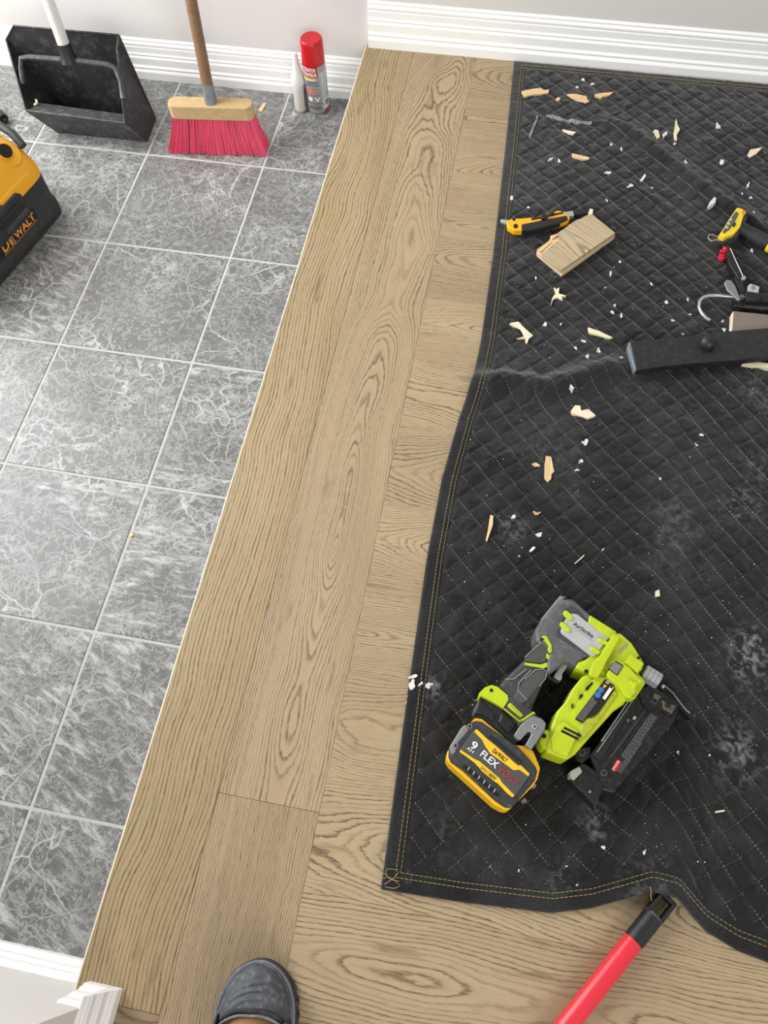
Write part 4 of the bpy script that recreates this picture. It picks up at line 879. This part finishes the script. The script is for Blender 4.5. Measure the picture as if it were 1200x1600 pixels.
extr('block', [tuple(p.xy) for p in poly], HB, HT, M_BHEAD, bro, .004, 3)
V, F = [], []
bl, br = Vector((-.500, -.284, ZT)), Vector((-.234, -.256, ZT))
for q in range(2800):
    t = random.random(); d_ = random.uniform(0, 1); t = min(.992, max(.008, round(t*27)/27+random.gauss(0, .0065)))
    a_ = hl.lerp(hr, .015+t*.97)+hn*(.009-.036*d_); a_.z = HB+.002
    b_ = bl.lerp(br, t)+hn*(.010-.062*d_)+hd*random.gauss(0, .0035)+hn*random.gauss(0, .002); b_.z = ZT+max(0, random.gauss(.001, .002))
    mid = a_.lerp(b_, .5)+hd*((t-.5)*-.006)
    r_ = .0011; k = len(V)
    for p, s_ in ((a_, .8), (mid, 1), (b_, .9)):
        for w_ in (0, 2.09, 4.19): V.append((p.x+r_*s_*math.cos(w_), p.y+r_*s_*math.sin(w_), p.z))
    for s_ in (0, 3):
        for w_ in range(3): F.append([k+s_+w_, k+s_+(w_+1) % 3, k+s_+3+(w_+1) % 3, k+s_+3+w_])
o = ob('bristles', V, F, M_BRIS, bro); o['kind'] = 'stuff'
s0 = Vector((-.3645, -.243, -.030)); hdir = Vector((-.010, .052, .232)).normalized()
tube('ferrule', [tuple(s0), tuple(s0+hdir*.052)], [.0158, .0150], M_FERR, bro, 20)
tube('handle', [tuple(s0+hdir*.045), tuple(s0+hdir*.5), tuple(s0+hdir*1.0)], .0142, M_BHAND, bro, 20)
fp = s0+hdir*.03+hn*.0154; lathe('nail', [(.0016, -.001), (.0016, .001)], tuple(fp), M_HOLE, bro, 8)
tag(extr('wood_chip', PL([(403, 172), (412, 160), (416, 161), (409, 174)], ZT+.003), ZT, ZT+.003, M_RAW), 'small brown wood chip on the tile beside the broom head', 'wood chip')
tag(extr('wood_crumb', PL(disc_poly(205, 835, 3.2, 6), ZT+.003), ZT, ZT+.003, M_RAW), 'tiny tan crumb in the grout line between tiles', 'wood chip')

# ------------------------------------------------------------------ lobby dustpan
M_PAN = paint('black_pan', (34, 34, 35), .5, var=.25, scale=30, dust=.35, dustc=(118, 118, 118), bs=.15)
M_PANL = paint('dusty_pan', (62, 62, 63), .55, var=.3, scale=35, dust=.6, dustc=(140, 140, 138), bs=.15)
M_PWHITE = paint('white_tube', (226, 225, 222), .35, var=.05, scale=40, dust=.15)
pan = tag(empty('dustpan', (-.72, -.2, ZT)), 'tall black dustpan with a white handle leaning on the wall', 'dustpan')
TL, TL2, FL_, FR_, TR2, TR = (-.922, -.13, .057), (-.953, -.145, .026), (-.874, -.30, -.060), (-.597, -.30, -.0688), (-.636, -.145, .033), (-.627, -.13, .058)
BL, BR, BBR, BBL = (-.8345, -.26, ZT), (-.576, -.258, ZT), (-.583, -.16, ZT), (-.862, -.16, ZT)
def lerp3(a, b, t): return tuple(a[i]*(1-t)+b[i]*t for i in range(3))
V = [TL, TL2, FL_, FR_, TR2, TR, BL, BR, BBR, BBL]
ob('pan_body', V, [[5, 0, 9, 8], [1, 2, 6, 9], [0, 1, 9], [3, 4, 8, 7], [4, 5, 8], [6, 7, 8, 9]], M_PAN, pan, solid=.003, bevel=.004)
FLa = (-.852, -.292, -.088); FRa = (-.597, -.293, -.092)
ob('pan_lip', [FL_, FR_, BR, BL, lerp3(FL_, BL, .35), lerp3(FR_, BR, .35)], [[0, 4, 5, 1], [4, 3, 2, 5]], M_PANL, pan, solid=.003)
ob('inner_ramp', [lerp3(FL_, FR_, .015), lerp3(FL_, FR_, .985), (-.612, -.245, -.085), (-.865, -.245, -.077)], [[0, 1, 2, 3]], M_PANL, pan, solid=.002)
ob('rim', *tube_g([TR, TR2, FR_, FL_, TL2, TL, TR], .0028, 8), M_PANL, pan, smooth=True)
cb = [(-.897, -.232, -.034), (-.897, -.212, -.004), (-.892, -.2, .0165), (-.868, -.198, .021), (-.755, -.198, .024), (-.65, -.198, .0215), (-.628, -.2, .015), (-.617, -.215, -.008), (-.607, -.25, -.035)]
tube('yoke', cb, .0068, M_PANL, pan, 8)
sk = Vector((-.7545, -.196, .026)); hdv = Vector((-.008, .03, .2)).normalized()
tube('socket', [tuple(sk-hdv*.006), tuple(sk+hdv*.01), tuple(sk+hdv*.038)], [.024, .0178, .0168], M_BLK, pan, 20)
lathe('rivet', [(.003, -.002), (.003, .002)], tuple(sk+hdv*.026+Vector((-.003, -.0135, 0))), M_ALU, pan, 10)
tube('handle', [tuple(sk+hdv*.034), tuple(sk+hdv*.62)], .0152, M_PWHITE, pan, 24)
ob('lint', *tube_g([(-.865, -.27, -.066), (-.858, -.262, -.063), (-.862, -.256, -.06)], .0035, 6), M_PALE, pan)

# ------------------------------------------------------------------ adhesive activator can and glue bottle
cc = (-.1345, -.0455)
can = tag(empty('spray_can', (*cc, ZT)), 'silver spray can with a red cap standing against the baseboard', 'spray can')
M_CAN = paint('can_silver', (156, 158, 160), .35, .35, var=.08, scale=60)
M_CAP = paint('can_red_cap', (192, 12, 24), .35, var=.05)
M_LRED = paint('label_red', (176, 22, 40), .45); M_LYE = paint('label_yellow', (222, 210, 120), .5); M_LBL = paint('label_blue', (46, 72, 120), .5); M_LPK = paint('label_pink', (178, 120, 118), .5, var=.3, scale=200)
lathe('can_body', [(.028, 0), (.0312, .003), (.0315, .006), (.0315, .128), (.0295, .136), (.026, .140)], (*cc, ZT), M_CAN, can, 48)
lathe('cap', [(.0306, .136), (.0308, .14), (.0298, .190), (.0288, .1955), (.0262, .1985), (.018, .1978), (.001, .1976)], (*cc, ZT), M_CAP, can, 48)
CA = math.atan2(-1.907, .581)
def cylp(deg, z, r=.0317): a = CA+math.radians(deg); return (cc[0]+r*math.cos(a), cc[1]+r*math.sin(a), z)
def patch(name, d0, d1, z0, z1, m_, r=.0317):
    n = max(2, int((d1-d0)/6)); V = [cylp(d0+(d1-d0)*i/n, z, r) for z in (z0, z1) for i in range(n+1)]
    return ob(name, V, [[i, i+1, n+2+i, n+1+i] for i in range(n)], m_, can)
def ctext(s, d0, d1, z0, z1, m_, bold=0, vert=False):
    f_ = (lambda u, v: cylp(d0+(d1-d0)*u, z0+(z1-z0)*v, .0321)) if not vert else (lambda u, v: cylp(d1-(d1-d0)*v, z0+(z1-z0)*u, .0321))
    text3('label_print', s, (0, 0, 0), (1, 0, 0), (0, 1, 0), m_, can, bold, f_)
ZC = lambda Y: -.0165-(Y-650)/805*.136
patch('red_label', -100, 13, ZC(835), ZC(655), M_LRED)
ctext('ACTIVATOR', -78, 5, ZC(738), ZC(672), M_WHT, .03); ctext('ACTIVATEUR', -85, 8, ZC(818), ZC(752), M_WHT, .03)
patch('yellow_band', -100, 0, ZC(885), ZC(845), M_LYE)
ctext('INSTANT', -45, 14, ZC(930), ZC(895), M_LBL, .02); ctext('INSTANTANÉ', -55, 14, ZC(975), ZC(942), M_LBL, .02)
patch('picture', -70, 4, ZC(1105), ZC(1010), M_LPK); patch('rule', -90, 12, ZC(1140), ZC(1130), M_LRED)
for d_ in (-38, 0):
    n = 3; V = [cylp(d_-14, ZC(1165), .0320), cylp(d_+14, ZC(1165), .0320), cylp(d_, ZC(1245), .0320)]
    if d_ == 0: ob('hazard_sign', V, [[0, 1, 2]], M_WHT, can)
    else: ob('hazard_sign', [cylp(d_+13*math.cos(t*.628), ZC(1200)+.0062*math.sin(t*.628), .0320) for t in range(10)], [list(range(10))], M_WHT, can)
for y_, a_, b_ in ((1275, -80, 22), (1325, -50, 12), (1350, -50, 12), (1372, -60, 20)): patch('print_line', a_, b_, ZC(y_+8), ZC(y_-5), M_BLAB)
patch('side_panel', 22, 62, ZC(1400), ZC(660), M_SILV, .0318)
for q in range(6): patch('print_line', 26+q*5, 29+q*5, ZC(1190-20*(q % 3)), ZC(770), M_WHT if q % 2 else M_PRINTG, .0321)
patch('print_box', 20, 52, ZC(760), ZC(665), M_PRINTG, .0320)
patch('barcode_field', 34, 70, ZC(1380), ZC(1215), M_WHT, .0320)
for q in range(11): patch('barcode_bar', 38, 64, ZC(1240+q*9.5+5.5), ZC(1240+q*9.5), M_BLKP, .0322)
patch('red_foot_band', 32, 90, ZC(1440), ZC(1405), M_LRED, .0319)
gb = tag(empty('glue_bottle', (-.186, -.060, ZT)), 'slim white glue bottle with a long pointed cap beside the spray can', 'bottle')
M_GLW = paint('glue_white', (226, 224, 220), .4, var=.04); M_GLB = paint('glue_bottle_grey', (196, 192, 186), .4, var=.06); M_GLL = paint('glue_label', (128, 112, 116), .5, var=.15, scale=120)
gc = (-.183, -.058, ZT); ln_ = (.02, .0)
lathe('bottle_body', [(.012, 0), (.0138, .003), (.0142, .01), (.0142, .070), (.0125, .082), (.009, .088)], gc, M_GLB, gb, 28, 1.18, 1.45, .4, ln_)
lathe('bottle_cap', [(.0152, .078), (.0160, .083), (.0155, .092), (.0125, .105), (.0085, .125), (.0058, .150), (.005, .161), (.002, .1625)], gc, M_GLW, gb, 28, 1.2, 1.2, 0, ln_)
V = []; n = 10
for z in (.012, .066):
    for i in range(n+1):
        a = -.9+i*.12; x, y = .0145*1.18*math.cos(a), .0145*1.45*math.sin(a); V.append((gc[0]+x*math.cos(.4)-y*math.sin(.4)+.03*z, gc[1]+x*math.sin(.4)+y*math.cos(.4), ZT+z))
ob('bottle_label', V, [[i, i+1, n+2+i, n+1+i] for i in range(n)], M_GLL, gb)

# ------------------------------------------------------------------ wet/dry vacuum at the left edge
vac = tag(empty('shop_vacuum', (-.891, -.702, ZT)), 'yellow and black shop vacuum at the left edge of the tiles', 'vacuum')
M_VBLK = paint('vacuum_black', (40, 40, 41), .5, var=.2, scale=40, dust=.3, dustc=(96, 96, 96), bs=.1)
M_VYEL = paint('vacuum_yellow', (240, 172, 26), .42, var=.06, scale=20, dust=.08, dustc=(190, 140, 40))
M_VORG = paint('vacuum_logo', (226, 150, 70), .5)
VC = Vector((-.8895, -.702, ZT)); VU = Vector((.24, .97, 0)).normalized(); VN = Vector((VU.y, -VU.x, 0))
def vp(u, n, h): return tuple(VC+VU*u+VN*n+Vector((0, 0, h)))
def rrect(a, b, r, n=6):
    pts = []
    for cx_, cy_, s in ((a-r, b-r, 0), (-a+r, b-r, 1), (-a+r, -b+r, 2), (a-r, -b+r, 3)):
        for i in range(n+1):
            w_ = math.pi/2*(s+i/n); pts.append((cx_+r*math.cos(w_), cy_+r*math.sin(w_)))
    return pts
def vloft(name, layers, mat):
    V, F = [], []; n = None
    for h, a, b, r, du_, dn in layers:
        R_ = rrect(a, b, r); n = len(R_); V += [vp(u+du_, w_+dn, h) for u, w_ in R_]
    for i in range(len(layers)-1):
        for k in range(n): F.append([i*n+k, i*n+(k+1) % n, (i+1)*n+(k+1) % n, (i+1)*n+k])
    F += [list(range(n-1, -1, -1)), list(range((len(layers)-1)*n, len(layers)*n))]
    o = ob(name, V, F, mat, vac, smooth=True); autosharp(o, .75); return o
vloft('tank', [(0, .186, .134, .05, .02, 0), (.004, .192, .140, .05, .02, 0), (.030, .192, .140, .05, .02, 0), (.036, .186, .136, .045, .02, 0), (.118, .186, .134, .042, .02, 0), (.122, .178, .126, .04, .02, 0)], M_VBLK)
vloft('lid', [(.119, .180, .128, .04, .02, 0), (.1195, .186, .134, .04, .02, 0), (.14, .186, .134, .045, .02, 0), (.165, .182, .129, .05, .02, 0), (.20, .170, .117, .055, .02, -.002), (.232, .152, .100, .06, .02, -.006), (.252, .125, .075, .055, .02, -.01), (.26, .09, .05, .045, .02, -.012)], M_VYEL)
# raised shoulder plate on the face
def vslab(name, quad, mat, th=.004, bevel=.002):
    """plate on the front face from (u, h) corners, n follows the drafted face"""
    def nf(h): return float(np.interp(h, [.036, .118, .1195, .135, .155, .185, .215], [.136, .134, .134, .134, .131, .121, .108]))
    n = len(quad); V = [vp(u, nf(h)-.006, h) for u, h in quad]+[vp(u, nf(h)+th, h) for u, h in quad]
    return ob(name, V, [list(range(n-1, -1, -1)), list(range(n, 2*n))]+[[i, (i+1) % n, n+(i+1) % n, n+i] for i in range(n)], mat, vac, bevel=bevel)
vslab('shoulder', [(.04, .121), (.16, .121), (.16, .150), (.14, .157), (.04, .157)], M_VYEL, .006, .005)
lt_ = vslab('latch', [(-.03, .075), (.094, .075), (.099, .081), (.099, .134), (.088, .146), (-.03, .146)], M_VBLK, .010, .004)
vslab('latch_grip', [(.008, .088), (.092, .088), (.092, .102), (.008, .102)], M_DGREY, .013, .002)
vslab('latch_grip', [(.0, .110), (.095, .110), (.095, .128), (.0, .128)], M_BLK, .013, .002)
vslab('logo_plate', [(-.09, .045), (.108, .045), (.112, .05), (.112, .078), (-.02, .088), (-.09, .088)], M_BLK, .0025, .001)
nf_ = .1365+.0030
def lt3(s, u0, u1, h0, h1): text3('logo_print', s, vp(u0, nf_, h0), Vector(vp(u1, nf_, h0))-Vector(vp(u0, nf_, h0)), Vector(vp(u0, nf_-.0012, h1))-Vector(vp(u0, nf_, h0)), M_VORG, vac, .03)
lt3('D', -.024, .000, .053, .080); lt3('E', .004, .020, .053, .071); lt3('WALT', .024, .104, .053, .074)
ob('logo_rule', [vp(-.028, nf_, .0485), vp(.106, nf_, .0485), vp(.106, nf_, .0500), vp(-.028, nf_, .0500)], [[0, 1, 2, 3]], M_VORG, vac)
ob('logo_rule', [vp(-.026, nf_-.001, .0835), vp(-.004, nf_-.001, .0835), vp(-.004, nf_-.001, .0850), vp(-.026, nf_-.001, .0850)], [[0, 1, 2, 3]], M_VORG, vac)
# hose port: ring, bore
def vdisc(name, u, h, nc, r0, r1, depth, mat, tilt=.75):
    c = Vector(vp(u, nc, h)); ax = (VN*math.cos(tilt)+Vector((0, 0, 1))*math.sin(tilt)).normalized(); 
    v, f = tube_g([tuple(c-ax*.03), tuple(c+ax*depth*.7), tuple(c+ax*depth)], [r0, r0, r1], 28); o = ob(name, v, f, mat, vac, smooth=True); autosharp(o); return o

vdisc('port_flare', .147, .192, .100, .030, .027, .012, M_VYEL)
vdisc('port_ring', .139, .203, .098, .019, .0175, .020, M_VYEL); vdisc('port_bore', .139, .204, .099, .0168, .0162, .0198, M_HOLE)
vdisc('vent_hole', .172, .212, .066, .005, .005, .006, M_HOLE)
tube('carry_handle', [vp(.196, .105, .185), vp(.207, .075, .203), vp(.214, .03, .212), vp(.205, -.03, .215), vp(.17, -.09, .2)], .010, M_VBLK, vac, 14)
fit = tag(empty('hose_fitting', tuple(P(-3, 183, ZT))), 'black fitting with a white ring on the tile behind the vacuum', 'fitting')
q0 = P(-14, 170, ZT+.016); q1 = P(6, 186, ZT+.016)
tube('body', [tuple(q0), tuple(q0.lerp(q1, .6)), tuple(q1)], [.016, .016, .013], M_BLK, fit, 16)
tube('white_ring', [tuple(q0.lerp(q1, .35)), tuple(q0.lerp(q1, .6))], .0166, M_WHT, fit, 16)
tube('pin', [tuple(q1), tuple(q1+(q1-q0).normalized()*.012)], .004, M_BLKM, fit, 8)
